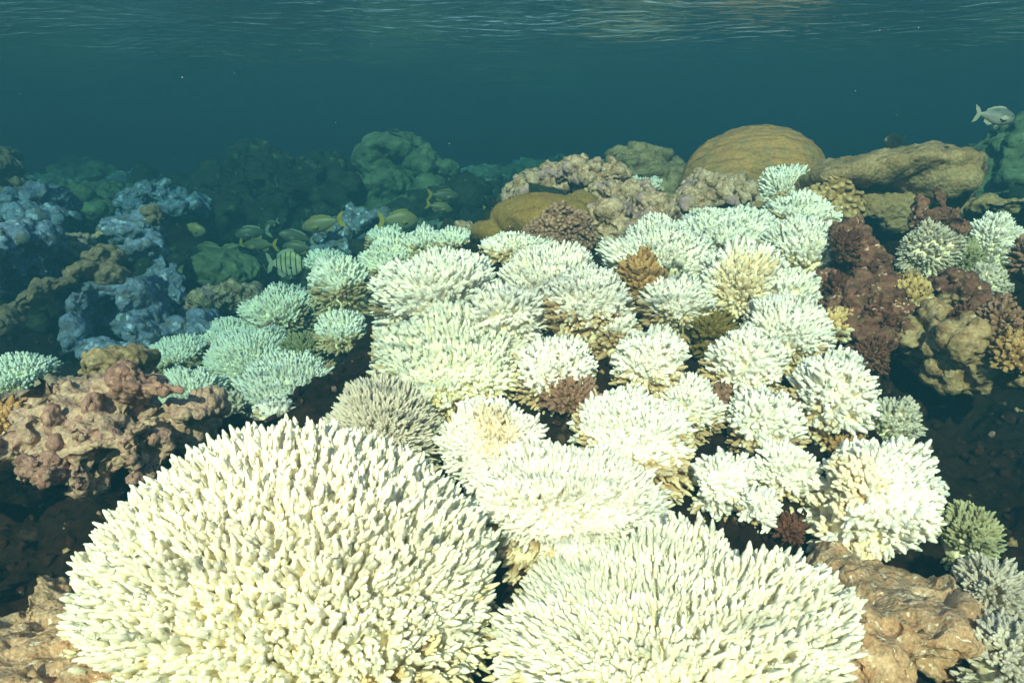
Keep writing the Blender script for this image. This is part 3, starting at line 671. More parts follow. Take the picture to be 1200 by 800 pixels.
sculpt('crusted_rock', [(730, 240, 2.65, 48, 24, .16), (705, 268, 2.45, 36, 28, .14), (760, 258, 2.5, 34, 22, .14)], 'crustmix',
       'white and purple crusted knobs right of the olive boulder', 'rock', layers=[('fbm', .03, 9), ('knob', .03, 20), ('knob', .014, 55)], smooth=1, voxel=0.006, ground=0.05, seed=15)
sculpt('crusted_rock', [(838, 226, 2.7, 38, 24, .14), (810, 245, 2.6, 34, 20, .14), (862, 236, 2.6, 24, 18, .1)], 'crustmix',
       'speckled crusted knobs below the golden dome', 'rock', layers=[('fbm', .02, 9), ('knob', .034, 18), ('knob', .014, 50)], smooth=1, voxel=0.006, ground=0.05, seed=17)
sculpt('massive_coral', [(1185, 200, 3.3, 44, 42, .25), (1168, 228, 3.3, 34, 24, .25), (1210, 190, 3.4, 40, 44, .3)], 'greenhead',
       'teal tinted folded boulder at the upper right edge', 'coral', layers=[('fbm', .04, 5), ('ridge', .03, 7), ('knob', .015, 22)], smooth=2, ground=0.1, seed=19)
sculpt('plate_coral', [(1165, 246, 2.5, 38, 13, .16), (1195, 250, 2.5, 30, 16, .14), (1160, 268, 2.6, 34, 18, .14)], 'lumpgrey',
       'low flat green grey plate behind the rounded pale coral', 'coral', layers=[('fbm', .015, 10), ('knob', .005, 50)], smooth=4, ground=0.05, seed=20)
# red-brown rubble column and clumps on the right
sculpt('rubble_column', [(992, 278, 1.9, 10, 16, .04, 10), (1005, 300, 1.85, 18, 24, .06), (1018, 335, 1.8, 26, 32, .09), (985, 345, 1.8, 26, 26, .09), (1000, 385, 1.7, 40, 44, .12), (1040, 380, 1.7, 24, 40, .1), (1000, 430, 1.68, 34, 26, .1)], 'redrubble',
       'tall red brown rubble column with a pink tip, right of the white bank', 'rock', layers=[('fbm', .03, 12), ('knob', .022, 30), ('knob', .012, 75)], smooth=1, voxel=0.005, ground=0.02, seed=22)
sculpt('rock_ledge', [(1105, 400, 1.6, 46, 34, .14), (1075, 375, 1.65, 26, 30, .12), (1128, 425, 1.55, 30, 20, .09), (1110, 355, 1.72, 50, 18, .12), (1150, 410, 1.56, 44, 26, .14), (1190, 420, 1.55, 40, 30, .14)], 'greenrock',
       'mottled tan and green ledge overhanging the dark hollow at the right', 'rock', layers=[('fbm', .03, 10), ('knob', .022, 22), ('knob', .008, 70)], smooth=1, voxel=0.006, seed=24)
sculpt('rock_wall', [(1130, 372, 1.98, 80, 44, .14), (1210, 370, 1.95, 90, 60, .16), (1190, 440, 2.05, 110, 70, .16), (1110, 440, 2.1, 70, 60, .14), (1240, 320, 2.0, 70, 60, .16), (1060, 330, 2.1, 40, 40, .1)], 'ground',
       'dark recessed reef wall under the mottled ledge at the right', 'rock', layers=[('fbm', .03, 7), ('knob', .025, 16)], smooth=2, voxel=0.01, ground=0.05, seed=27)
sculpt('spiky_clump', [(1086, 256, 1.98, 20, 10, .04), (1101, 242, 2.0, 6, 24, .02, -8), (1112, 256, 1.98, 16, 12, .04, 20), (1076, 246, 1.98, 5, 12, .02, 10), (1122, 268, 2.0, 9, 12, .03)], 'redrubble',
       'brown spiky clump on top of the drooping pale coral', 'rock', layers=[('fbm', .016, 26), ('knob', .012, 60)], smooth=1, voxel=0.003, seed=25)
sculpt('rubble_clump', [(1128, 345, 1.68, 26, 14, .07), (1150, 368, 1.6, 26, 14, .07), (1100, 335, 1.72, 22, 12, .07)], 'redrubble',
       'brown rubble mound under the smallest pale tuft', 'rock', layers=[('fbm', .02, 16), ('knob', .018, 40)], smooth=1, voxel=0.004, seed=26)
# foreground shelves
sculpt('rock_shelf', [(1040, 706, 1.0, 82, 32, .16), (995, 762, .93, 50, 66, .10), (1085, 742, .98, 34, 26, .08), (1078, 770, .96, 46, 13, .06, 28), (1108, 702, .99, 13, 26, .05, -12), (985, 672, 1.04, 30, 24, .1), (1000, 830, .9, 60, 40, .1)], 'tanrock',
       'rough tan rock shelf at the lower right, between the second dome and the corner tufts', 'rock', layers=[('fbm', .012, 8), ('pit', .03, 9, .28), ('ridge', .003, 16), ('fbm', .006, 36), ('pit', .010, 40, .5)], smooth=5, voxel=0.004, ground=-0.0, seed=31, warp=.015)
sculpt('rock_shelf', [(70, 768, .92, 96, 46, .14), (25, 745, .95, 50, 20, .12), (66, 708, .97, 14, 34, .06, -38), (130, 800, .86, 80, 50, .12), (-20, 790, .9, 60, 50, .12)], 'tanrock',
       'tan sandy rock in the bottom left corner, under the largest dome', 'rock', layers=[('fbm', .010, 9), ('pit', .02, 14, .22), ('fbm', .006, 40), ('pit', .010, 40, .5)], smooth=5, voxel=0.004, ground=0, seed=33, warp=.012)
# the big rock at the left
lr = empty('pink_crusted_rock', P(110, 560, 1.2))
tag(lr, 'big tan rock with pink crusts and a horn pointing right, at the left edge', 'rock')
sculpt('rock_body', [(150, 455, 1.18, 34, 28, .07), (110, 470, 1.2, 44, 26, .09, 20), (60, 500, 1.15, 50, 34, .10), (120, 510, 1.12, 55, 36, .08, 15), (168, 520, 1.12, 26, 46, .06), (20, 520, 1.12, 40, 36, .1), (100, 560, 1.08, 26, 18, .05), (185, 505, 1.2, 16, 30, .06), (60, 545, 1.1, 34, 22, .07), (-20, 530, 1.2, 40, 60, .15)], 'pinkrock',
       layers=[('fbm', .024, 9), ('pit', .055, 11, .42), ('ridge', .006, 18), ('fbm', .007, 42), ('pit', .012, 45, .5)], smooth=5, voxel=0.0036, warp=.02, parent=lr, seed=35)
sculpt('horn', [(146, 445, 1.14, 17, 20, .035), (168, 452, 1.13, 20, 11, .03, 12), (190, 456, 1.12, 14, 7, .018, 8), (206, 457, 1.12, 8, 4.5, .01)], 'pinkcrust', parent=lr,
       layers=[('fbm', .008, 30), ('knob', .007, 60)], smooth=1, voxel=0.0022, seed=36)
sculpt('crust_lump', [(36, 545, 1.04, 13, 12, .02), (52, 556, 1.03, 16, 13, .025), (64, 545, 1.05, 12, 16, .02)], 'pinkcrust', parent=lr, layers=[('knob', .010, 45), ('knob', .004, 110)], smooth=1, voxel=0.002, seed=37)
sculpt('crust_lump', [(62, 492, 1.07, 7, 18, .02, -8), (70, 520, 1.06, 10, 14, .02)], 'pinkcrust', parent=lr, layers=[('knob', .008, 50)], smooth=1, voxel=0.002, seed=38)
sculpt('crust_lump', [(108, 475, 1.10, 9, 16, .02, 10), (100, 492, 1.10, 11, 8, .02)], 'pinkcrust', parent=lr, layers=[('knob', .007, 50)], smooth=1, voxel=0.002, seed=39)
sculpt('rock_ledge', [(228, 478, 1.2, 26, 9, .07, 8), (250, 472, 1.22, 9, 13, .05), (215, 500, 1.26, 34, 24, .1), (226, 470, 1.2, 5, 10, .02), (240, 468, 1.2, 4, 9, .02)], 'pinkrock',
       'pink brown ledge with a dark underside, between the horned rock and the largest dome', 'rock', layers=[('fbm', .01, 20), ('knob', .008, 50)], smooth=1, voxel=0.003, seed=41)
sculpt('rock_stump', [(142, 420, 1.42, 32, 13, .09, 6), (148, 445, 1.42, 26, 26, .08), (118, 432, 1.42, 13, 10, .05)], 'greenrock',
       'green grey stump behind the pink horn', 'rock', layers=[('fbm', .015, 14), ('knob', .008, 50)], smooth=1, voxel=0.004, seed=42)
sculpt('rubble_clump', [(70, 452, 1.42, 20, 12, .05), (92, 462, 1.36, 14, 14, .05), (40, 475, 1.35, 34, 14, .08)], 'pinkrock',
       'brown rubble right of the lone pale green coral', 'rock', layers=[('fbm', .014, 18), ('knob', .012, 45)], smooth=1, voxel=0.004, seed=43)

# ================================================================== blue grey corals on the left
sculpt('massive_coral', [(28, 285, 2.0, 34, 22, .14), (60, 298, 2.05, 18, 14, .08), (10, 305, 1.95, 30, 30, .14), (30, 325, 2.1, 44, 32, .15), (-15, 290, 2.0, 30, 30, .15)], 'blue',
       'blue grey lobed coral at the left edge, above the tan log', 'coral', layers=[('fbm', .02, 8), ('knob', .028, 17), ('knob', .008, 60)], smooth=2, voxel=0.006, ground=0.0, seed=51)
sculpt('massive_coral', [(60, 236, 2.6, 26, 14, .14), (28, 240, 2.6, 24, 16, .14), (48, 256, 2.5, 40, 14, .14)], 'blue',
       'lavender lumpy coral behind the left edge lobes', 'coral', layers=[('fbm', .03, 7), ('knob', .034, 14), ('knob', .01, 40)], smooth=1, ground=0.0, seed=52)
sculpt('tan_log_coral', [(10, 366, 1.75, 14, 16, .05, 20), (35, 348, 1.78, 22, 10, .05, -28), (62, 335, 1.82, 24, 9, .05, -15), (92, 322, 1.88, 20, 10, .05, -25), (2, 385, 1.7, 14, 18, .05)], 'tanblue',
       'tan log shaped coral arching over a black hollow at the left', 'coral', layers=[('fbm', .014, 12), ('knob', .010, 40)], smooth=2, voxel=0.004, ground=-0.15, seed=53)
sculpt('cup_coral', [(132, 340, 1.95, 34, 12, .06), (100, 358, 1.9, 14, 26, .07, 15), (165, 352, 1.95, 16, 24, .07), (92, 392, 1.85, 13, 22, .06), (165, 390, 1.9, 16, 24, .07), (130, 412, 1.82, 36, 12, .06), (132, 375, 2.03, 40, 40, .06), (185, 372, 2.0, 12, 40, .08)], 'blue',
       'blue grey cup shaped coral with a sunken centre, at the left', 'coral', layers=[('fbm', .018, 10), ('knob', .012, 28), ('knob', .005, 80)], smooth=3, voxel=0.005, ground=0.0, seed=54)
tn = sculpt('tan_knob_coral', [(124, 302, 1.95, 19, 14, .07), (134, 322, 1.93, 17, 12, .06), (120, 312, 1.96, 12, 10, .05)], 'tanblue',
       'bright tan nub on a pale plate, above the cup coral', 'coral', layers=[('fbm', .008, 20), ('knob', .010, 40)], smooth=2, voxel=0.004, seed=55)
sculpt('twisted_plate_coral', [(150, 270, 2.3, 34, 16, .08), (178, 254, 2.35, 13, 12, .06), (172, 268, 2.3, 22, 16, .07), (160, 292, 2.2, 24, 9, .05, -8), (186, 300, 2.25, 10, 34, .03, -18), (205, 330, 2.2, 10, 26, .03, -14), (178, 322, 2.25, 12, 18, .03), (186, 350, 2.2, 18, 30, .06, -15)], 'blue',
       'twisted blue grey plates with hanging lobes, right of the tan nub', 'coral', layers=[('fbm', .018, 10), ('knob', .014, 26), ('fbm', .005, 50)], smooth=2, voxel=0.005, ground=0.0, seed=56)
sculpt('tan_knob_coral', [(178, 250, 2.28, 10, 9, .04), (184, 260, 2.28, 8, 8, .04)], 'tanblue', 'small yellowish nub crowning the twisted plates', 'coral', layers=[('knob', .012, 40)], smooth=1, voxel=0.004, seed=57)
sculpt('rubble_clump', [(95, 282, 2.2, 18, 12, .08), (85, 292, 2.15, 16, 10, .07), (130, 278, 2.3, 16, 12, .08)], 'crustmix', 'pinkish brown crumbly lump between the blue lobes and the twisted plates', 'rock',
       layers=[('fbm', .02, 14), ('knob', .018, 30)], smooth=1, voxel=0.006, ground=0.0, seed=58)
sculpt('layered_coral', [(2, 180, 2.8, 14, 8, .1), (6, 196, 2.75, 18, 9, .1), (2, 212, 2.75, 22, 9, .1), (6, 230, 2.7, 20, 12, .1), (-20, 205, 2.8, 24, 40, .15)], 'tanblue',
       'tan layered coral column cut by the upper left edge', 'coral', layers=[('fbm', .018, 10), ('knob', .01, 35)], smooth=1, voxel=0.006, ground=0.0, seed=59)
sculpt('blue_lump_coral', [(225, 385, 2.0, 22, 12, .09), (238, 370, 2.05, 14, 12, .08), (205, 392, 2.0, 16, 9, .07)], 'blue', 'smooth blue lump left of the pale cushion below the brain coral', 'coral',
       layers=[('fbm', .016, 10), ('knob', .01, 26)], smooth=2, voxel=0.005, ground=0.0, seed=60)
sculpt('rubble_clump', [(258, 352, 2.3, 24, 18, .12), (288, 348, 2.35, 20, 14, .1), (300, 360, 2.3, 16, 12, .08), (240, 368, 2.3, 14, 16, .1)], 'crustmix', 'brown crumbly coral clump in front of the brain coral', 'coral',
       layers=[('fbm', .025, 12), ('knob', .028, 24), ('knob', .01, 60)], smooth=1, voxel=0.005, ground=0.0, seed=61)
sculpt('brain_coral', [(264, 322, 2.6, 48, 26, .2), (240, 328, 2.6, 26, 18, .16)], 'greenhead', 'low olive brain coral dome under the school of fish', 'coral',
       layers=[('fbm', .012, 8), ('ridge', .012, 14)], smooth=6, ground=-0.05, seed=62)
sculpt('blue_lump_coral', [(190, 236, 3.2, 34, 14, .2), (215, 245, 3.2, 22, 16, .18), (165, 245, 3.1, 20, 14, .15)], 'blue', 'blue topped lumps left of the dark mound', 'coral',
       layers=[('fbm', .04, 6), ('knob', .05, 11), ('knob', .015, 34)], smooth=1, ground=0.0, seed=63)
sculpt('massive_coral', [(105, 240, 3.3, 30, 20, .2), (130, 250, 3.2, 18, 14, .15)], 'greenhead', 'greenish domed head left of the blue topped lumps', 'coral',
       layers=[('fbm', .04, 6), ('knob', .02, 16)], smooth=2, ground=0.0, seed=64)
sculpt('bluepatch_coral', [(418, 268, 2.9, 30, 18, .2), (395, 280, 2.8, 24, 14, .15), (440, 262, 2.9, 18, 12, .15), (400, 292, 2.75, 34, 12, .15)], 'bluepatch', 'blue green knobby patch behind the pale curved row', 'coral',
       layers=[('fbm', .03, 8), ('knob', .036, 16), ('knob', .012, 45)], smooth=1, ground=0.0, seed=65)
sculpt('crusted_rock', [(545, 272, 2.55, 16, 12, .08), (532, 278, 2.5, 12, 8, .06), (558, 280, 2.5, 14, 12, .06)], 'crustmix', 'purple grey crust lump beside the pale row\'s far end', 'rock',
       layers=[('fbm', .015, 14), ('knob', .016, 32)], smooth=1, voxel=0.005, ground=0.0, seed=66)
# dark mound and green heads further back
sculpt('dark_mound', [(330, 225, 4.3, 56, 32, .4), (285, 242, 4.2, 44, 34, .35), (380, 225, 4.3, 46, 34, .4), (330, 260, 4.1, 84, 32, .4), (400, 255, 4.2, 34, 40, .35), (270, 220, 4.3, 20, 14, .2)], 'dark',
       'dark craggy reef mound behind the school of fish', 'rock', layers=[('fbm', .12, 3), ('ridge', .05, 7), ('knob', .05, 13), ('knob', .02, 35)], smooth=1, ground=0.0, seed=71)
hd = empty('head_coral_cluster', P(470, 260, dm(470, 4.5))); tag(hd, 'cluster of rounded green coral heads right of the dark mound', 'coral')
for bl, sd in (([(466, 185, 4.7, 42, 24, .3), (445, 189, 4.7, 24, 16, .2), (500, 191, 4.7, 18, 20, .2)], 1), ([(450, 222, 4.4, 32, 22, .22)], 2), ([(424, 221, 4.5, 18, 16, .15)], 3),
               ([(489, 197, 4.4, 15, 13, .12)], 4), ([(507, 225, 4.5, 20, 15, .18)], 5), ([(475, 249, 4.3, 26, 18, .2), (440, 257, 4.3, 30, 18, .2)], 6), ([(518, 204, 4.8, 24, 20, .2)], 7), ([(505, 247, 4.4, 30, 20, .2)], 8)):
    sculpt('coral_head', bl, 'greenhead', parent=hd, layers=[('fbm', .05, 4), ('knob', .03, 11), ('knob', .012, 30)], smooth=2, seed=72 + sd, voxel=0.018)
q = P(470, 270, dm(470, 4.5)); GROUND.append((q.x, q.y, q.z, .4))

# far coral heads scattered over the slope
fr = np.random.default_rng(5)
far_places = [(560, 205, 6.0, 40, 18), (620, 200, 7.5, 50, 14), (540, 232, 5.2, 36, 16), (585, 255, 4.2, 26, 12), (560, 262, 3.9, 22, 10), (640, 196, 9.0, 44, 12), (100, 205, 7.0, 46, 16), (160, 210, 6.5, 36, 14), (60, 212, 6.0, 40, 16), (205, 214, 6.0, 26, 14),
              (30, 208, 8.0, 46, 12), (130, 225, 5.0, 36, 16), (180, 222, 5.2, 26, 12), (235, 262, 3.8, 24, 14), (215, 290, 3.0, 26, 14), (505, 262, 3.8, 28, 12), (470, 262, 3.6, 26, 10), (600, 224, 5.0, 30, 14), (1140, 232, 4.6, 28, 14), (660, 200, 6.0, 26, 12), (75, 262, 2.9, 26, 12),
              (110, 268, 2.8, 28, 12), (160, 232, 4.0, 24, 12), (95, 192, 11.0, 30, 10), (590, 196, 11.0, 34, 8), (530, 214, 7.0, 30, 12), (1112, 214, 6.0, 20, 10)]
NAMES = ['rounded', 'flat topped', 'knobbly', 'lumpy', 'broad', 'squat']
WHERE = ['in the hazy distance right of the green heads', 'on the far slope left of the grey boulder', 'below the green heads on the right', 'close behind the olive boulder\'s left end', 'in the gap left of the olive boulder', 'farthest left of the grey boulder', 'on the far slope at the left', 'in the distance left of the dark mound',
         'behind the layered column', 'next to the left foot of the dark mound', 'far back beside the layered column', 'above the greenish domed head', 'between the blue topped lumps and the far slope', 'at the lower left of the dark mound', 'under the leftmost yellow fish', 'under the yellow fish pair', 'behind the pale curved row middle',
         'midway between green heads and olive boulder', 'left of the teal boulder', 'just left of the grey boulder foot', 'below the lavender coral', 'right of the lavender coral', 'in front of the far left slope', 'at the far left horizon', 'at the far horizon near the middle', 'above the fish pair, half lost in haze', 'between the plate coral and the teal boulder']
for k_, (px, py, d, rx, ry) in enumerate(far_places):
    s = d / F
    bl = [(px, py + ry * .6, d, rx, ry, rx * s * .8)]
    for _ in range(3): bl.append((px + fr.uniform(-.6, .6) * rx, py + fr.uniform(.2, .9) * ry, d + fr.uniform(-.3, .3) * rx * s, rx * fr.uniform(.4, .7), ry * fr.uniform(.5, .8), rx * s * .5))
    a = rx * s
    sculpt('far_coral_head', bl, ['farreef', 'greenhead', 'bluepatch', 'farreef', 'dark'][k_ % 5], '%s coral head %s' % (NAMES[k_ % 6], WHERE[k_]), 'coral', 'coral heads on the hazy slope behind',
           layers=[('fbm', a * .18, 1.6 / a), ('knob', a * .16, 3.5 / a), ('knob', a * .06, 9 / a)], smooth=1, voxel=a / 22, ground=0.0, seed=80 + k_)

# ================================================================== reef ground
CTRL = [  # px, py, depth, radius: where the ground itself shows, mostly dark gaps and hollows
    (1120, 520, 1.75, .15), (1170, 480, 1.85, .15), (1100, 470, 1.85, .12), (1170, 580, 1.45, .12), (1060, 460, 1.75, .08),
    (40, 630, 1.25, .12), (120, 600, 1.2, .1), (10, 680, 1.1, .1), (250, 520, 1.35, .06), (620, 690, 1.12, .05), (520, 590, 1.22, .06), (700, 690, 1.1, .05),
    (480, 570, 1.3, .05), (760, 600, 1.25, .05), (900, 620, 1.15, .05), (60, 380, 2.1, .12), (120, 385, 2.1, .08), (40, 400, 2.0, .1), (700, 430, 1.55, .05), (400, 430, 1.7, .05),
    (1020, 260, 2.8, .1), (1030, 290, 2.6, .1), (330, 270, 4.0, .3), (240, 270, 4.0, .3), (380, 300, 3.2, .2), (210, 350, 2.6, .15), (320, 300, 3.6, .15),
    (500, 250, 4.2, .3), (560, 245, 4.4, .3), (1150, 330, 1.85, .08), (1190, 700, 1.1, .08), (1120, 640, 1.2, .06), (430, 500, 1.35, .05)]
for px, py, d, r_ in CTRL:
    q = P(px, py, dm(px, d)); GROUND.append((q.x, q.y, q.z, r_))
gp = np.array([[g[0], g[1], g[2]] for g in GROUND]); gr_ = np.array([max(0.05, g[3]) for g in GROUND])

def base_plane(x, y):
    return np.where(y < 3, -0.72 + 0.03 * x, -0.72 + 0.03 * x - 0.05 * np.minimum(y - 3, 12)) - 0.0 * y

def ground_z(x, y):
    num = np.zeros_like(x); den = np.zeros_like(x)
    for (gx, gy, gz), r_ in zip(gp, gr_):
        d2 = ((x - gx) ** 2 + (y - gy) ** 2) / (r_ * 0.9) ** 2
        w = 1.0 / (0.15 + d2) ** 2
        w = w * (1 / (1 + 0.02 * d2))
        num += w * gz; den += w
    w0 = 0.0006
    z = (num + w0 * base_plane(x, y)) / (den + w0)
    return z

NG = 430
X, Y = fan_grid(NG, NG, -5.0, 44.0, 2.0, 5.0, 0.9)
def fan2(nu, nv):
    # dense between 0.6 m and 6 m ahead of the lens, stretching to the horizon and behind
    v = np.linspace(0, 1, nv)
    y = np.interp(v, [0, .05, .62, .82, 1], [-6, .45, 2.9, 8, 46])
    y = np.convolve(np.pad(y, 6, mode='edge'), np.ones(13) / 13, 'valid'); y[0] = -6; y[-1] = 46
    u = np.linspace(-1, 1, nu)
    V, U = np.meshgrid(y, u, indexing='ij')
    Wd = np.interp(V, [-6, 0, 1, 3, 46], [6, 1.6, 1.6, 3.2, 46])
    return U * Wd, V
X, Y = fan2(NG, NG)
x, y = X.ravel(), Y.ravel()
z = ground_z(x, y)
pp = np.stack([x, y, z * 0.6], axis=1)
near = np.clip(1.6 / np.maximum(y, .8), .0, 1)
far = np.clip((y - 2.5) / 4, 0, 1)
z = z + 0.035 * fbm(pp * 7, 41, 4) + 0.022 * near * (1 - np.minimum(worley(pp * 24, 43) * 1.3, 1.2) ** 2) + 0.010 * near * (1 - np.minimum(worley(pp * 62, 44) * 1.3, 1.2) ** 2)
z = z + far * (0.14 * fbm(pp * 1.3, 45, 3) + 0.16 * (1 - np.minimum(worley(pp * 1.7, 46) * 1.4, 1.1) ** 2) + 0.05 * (1 - np.minimum(worley(pp * 6, 47) * 1.3, 1.2) ** 2)) - far * 0.12
z = np.maximum(z, -3.2)
gm = np_mesh('reef_ground', np.stack([x, y, z], axis=1), grid_faces(NG, NG), [M['ground']])
tag(link('reef_ground', gm), kind='structure')
zgrid_x, zgrid_y, zgrid_z = X, Y, z.reshape(NG, NG)
def gz_at(px_, py_):
    j = np.clip(np.searchsorted(zgrid_y[:, 0], py_), 1, NG - 1)
    w = zgrid_x[j, -1]
    u = (px_ / w + 1) / 2 * (NG - 1)
    return zgrid_z[j, int(np.clip(round(u), 0, NG - 1))]

# rubble and turf scraps lying over the ground, uncountable
rr = np.random.default_rng(11)
def scatter(name, mat, n, smin, smax, sub=1, seed=0, ys=(0.7, 3.2)):
    v0, f0 = ico(sub); VV, FF = [], []; off = 0
    for _ in range(n):
        yy = rr.uniform(*ys) ; xx = rr.uniform(-1, 1) * (0.35 + 0.75 * yy)
        s = rr.uniform(smin, smax) * (0.6 + 0.3 * yy)
        sh = rr.uniform(.6, 1.4, 3); A = frame(rr.normal(0, 1, 3), 0)
        v = (v0 * (1 + 0.35 * rr.normal(0, 1, (len(v0), 1)).clip(-1.2, 1.2)) * sh * s) @ A.T + np.array([xx, yy, gz_at(xx, yy) + s * .4])
        VV.append(v); FF.append(f0 + off); off += len(v0)
    me = np_mesh(name, np.concatenate(VV), np.concatenate(FF), [M[mat]]); ntri[0] += len(me.polygons)
    tag(link(name, me), kind='stuff')
M['shadedred'] = rock_mat('hollow_shade_red_rubble', (0.030, 0.010, 0.007), (0.06, 0.02, 0.013), (0.03, 0.018, 0.008), 16, 1.0, 110, spots=(0.24, 0.15, 0.10), spot_scale=45, spot_lo=0.66)  # darker copy of the red rubble: shade of the hollows put into its colour
scatter('red_rubble', 'shadedred', 3200, .004, .012)
scatter('tan_rubble', 'greenrock', 260, .004, .010)
scatter('pink_rubble', 'pinkcrust', 420, .003, .008)
scatter('dark_rubble', 'dark', 1500, .02, .06, ys=(2.6, 8))

# ================================================================== fish
def fish_mat(name, body, back, stripe=None, bars=None, nst=26.0):
    m, n, l, b = new_mat(name)
    tc = n.new('ShaderNodeTexCoord'); sp = n.new('ShaderNodeSeparateXYZ'); l.new(tc.outputs['Object'], sp.inputs[0])
    mr = n.new('ShaderNodeMapRange'); mr.inputs[1].default_value = -0.12; mr.inputs[2].default_value = 0.16; l.new(sp.outputs[2], mr.inputs[0])
    mx = n.new('ShaderNodeMix'); mx.data_type = 'RGBA'; mx.inputs[6].default_value = (*body, 1); mx.inputs[7].default_value = (*back, 1); l.new(mr.outputs[0], mx.inputs[0])
    last = mx.outputs[2]
    if stripe or bars:
        ml = n.new('ShaderNodeMath'); ml.operation = 'MULTIPLY'; ml.inputs[1].default_value = 130.0 if stripe else 46.0
        l.new(sp.outputs[2 if stripe else 0], ml.inputs[0])
        sn = n.new('ShaderNodeMath'); sn.operation = 'SINE'; l.new(ml.outputs[0], sn.inputs[0])
        r2 = n.new('ShaderNodeMapRange'); r2.inputs[1].default_value = 0.1 if stripe else 0.62; r2.inputs[2].default_value = 0.6 if stripe else 0.85; l.new(sn.outputs[0], r2.inputs[0])
        m2 = n.new('ShaderNodeMix'); m2.data_type = 'RGBA'; m2.inputs[7].default_value = (*(stripe or bars), 1)
        l.new(r2.outputs[0], m2.inputs[0]); l.new(last, m2.inputs[6]); last = m2.outputs[2]
    l.new(last, b.inputs['Base Color']); b.inputs['Roughness'].default_value = 0.45; b.inputs['Specular IOR Level'].default_value = 0.4
    return m
M['f_snap'] = fish_mat('yellow_striped_fish', (0.17, 0.17, 0.10), (0.22, 0.16, 0.03), stripe=(0.12, 0.15, 0.12))
M['f_pale'] = fish_mat('pale_fish', (0.11, 0.13, 0.10), (0.07, 0.09, 0.075), stripe=(0.12, 0.11, 0.05))
M['f_tang'] = fish_mat('barred_fish', (0.42, 0.44, 0.34), (0.34, 0.36, 0.2), bars=(0.03, 0.035, 0.03))
M['f_silver'] = fish_mat('silver_fish', (0.26, 0.28, 0.27), (0.12, 0.17, 0.17))
M['f_dark'] = fish_mat('dark_fish', (0.02, 0.025, 0.02), (0.015, 0.02, 0.018))
def fin_mat(name, c):
    m, n, l, b = new_mat(name); b.inputs['Roughness'].default_value = 0.5
    tc = n.new('ShaderNodeTexCoord'); wv = n.new('ShaderNodeTexWave'); wv.inputs['Scale'].default_value = 14; wv.inputs['Distortion'].default_value = 1.0
    l.new(tc.outputs['Object'], wv.inputs['Vector'])
    mx = n.new('ShaderNodeMix'); mx.data_type = 'RGBA'; mx.inputs[6].default_value = (*c, 1); mx.inputs[7].default_value = (*[q * .7 for q in c], 1)
    l.new(wv.outputs['Fac'], mx.inputs[0]); l.new(mx.outputs[2], b.inputs['Base Color'])
    return m
M['fin_y'] = fin_mat('yellow_fin', (0.42, 0.30, 0.03)); M['fin_m'] = fin_mat('olive_fin', (0.24, 0.21, 0.05)); M['fin_p'] = fin_mat('pale_fin', (0.32, 0.36, 0.3)); M['fin_d'] = fin_mat('dark_fin', (0.02, 0.03, 0.025))
M['eye'] = fin_mat('fish_eye', (0.015, 0.015, 0.015)); M['iris'] = fin_mat('fish_iris', (0.6, 0.6, 0.5))

def slab(name, outline, th, mat, parent, off=(0, 0, 0)):
    """fin: thin body, thicker along its middle, from an outline in the x-z plane"""
    n = len(outline); o = np.array(outline); c = o.mean(0)
    v = [(p[0], 0, p[1]) for p in o] + [(c[0], th, c[1]), (c[0], -th, c[1])]
    f = [(i, (i + 1) % n, n) for i in range(n)] + [((i + 1) % n, i, n + 1) for i in range(n)]
    me = np_mesh(name, v, f, [M[mat]], smooth=False)
    return link(name, me, parent, off)

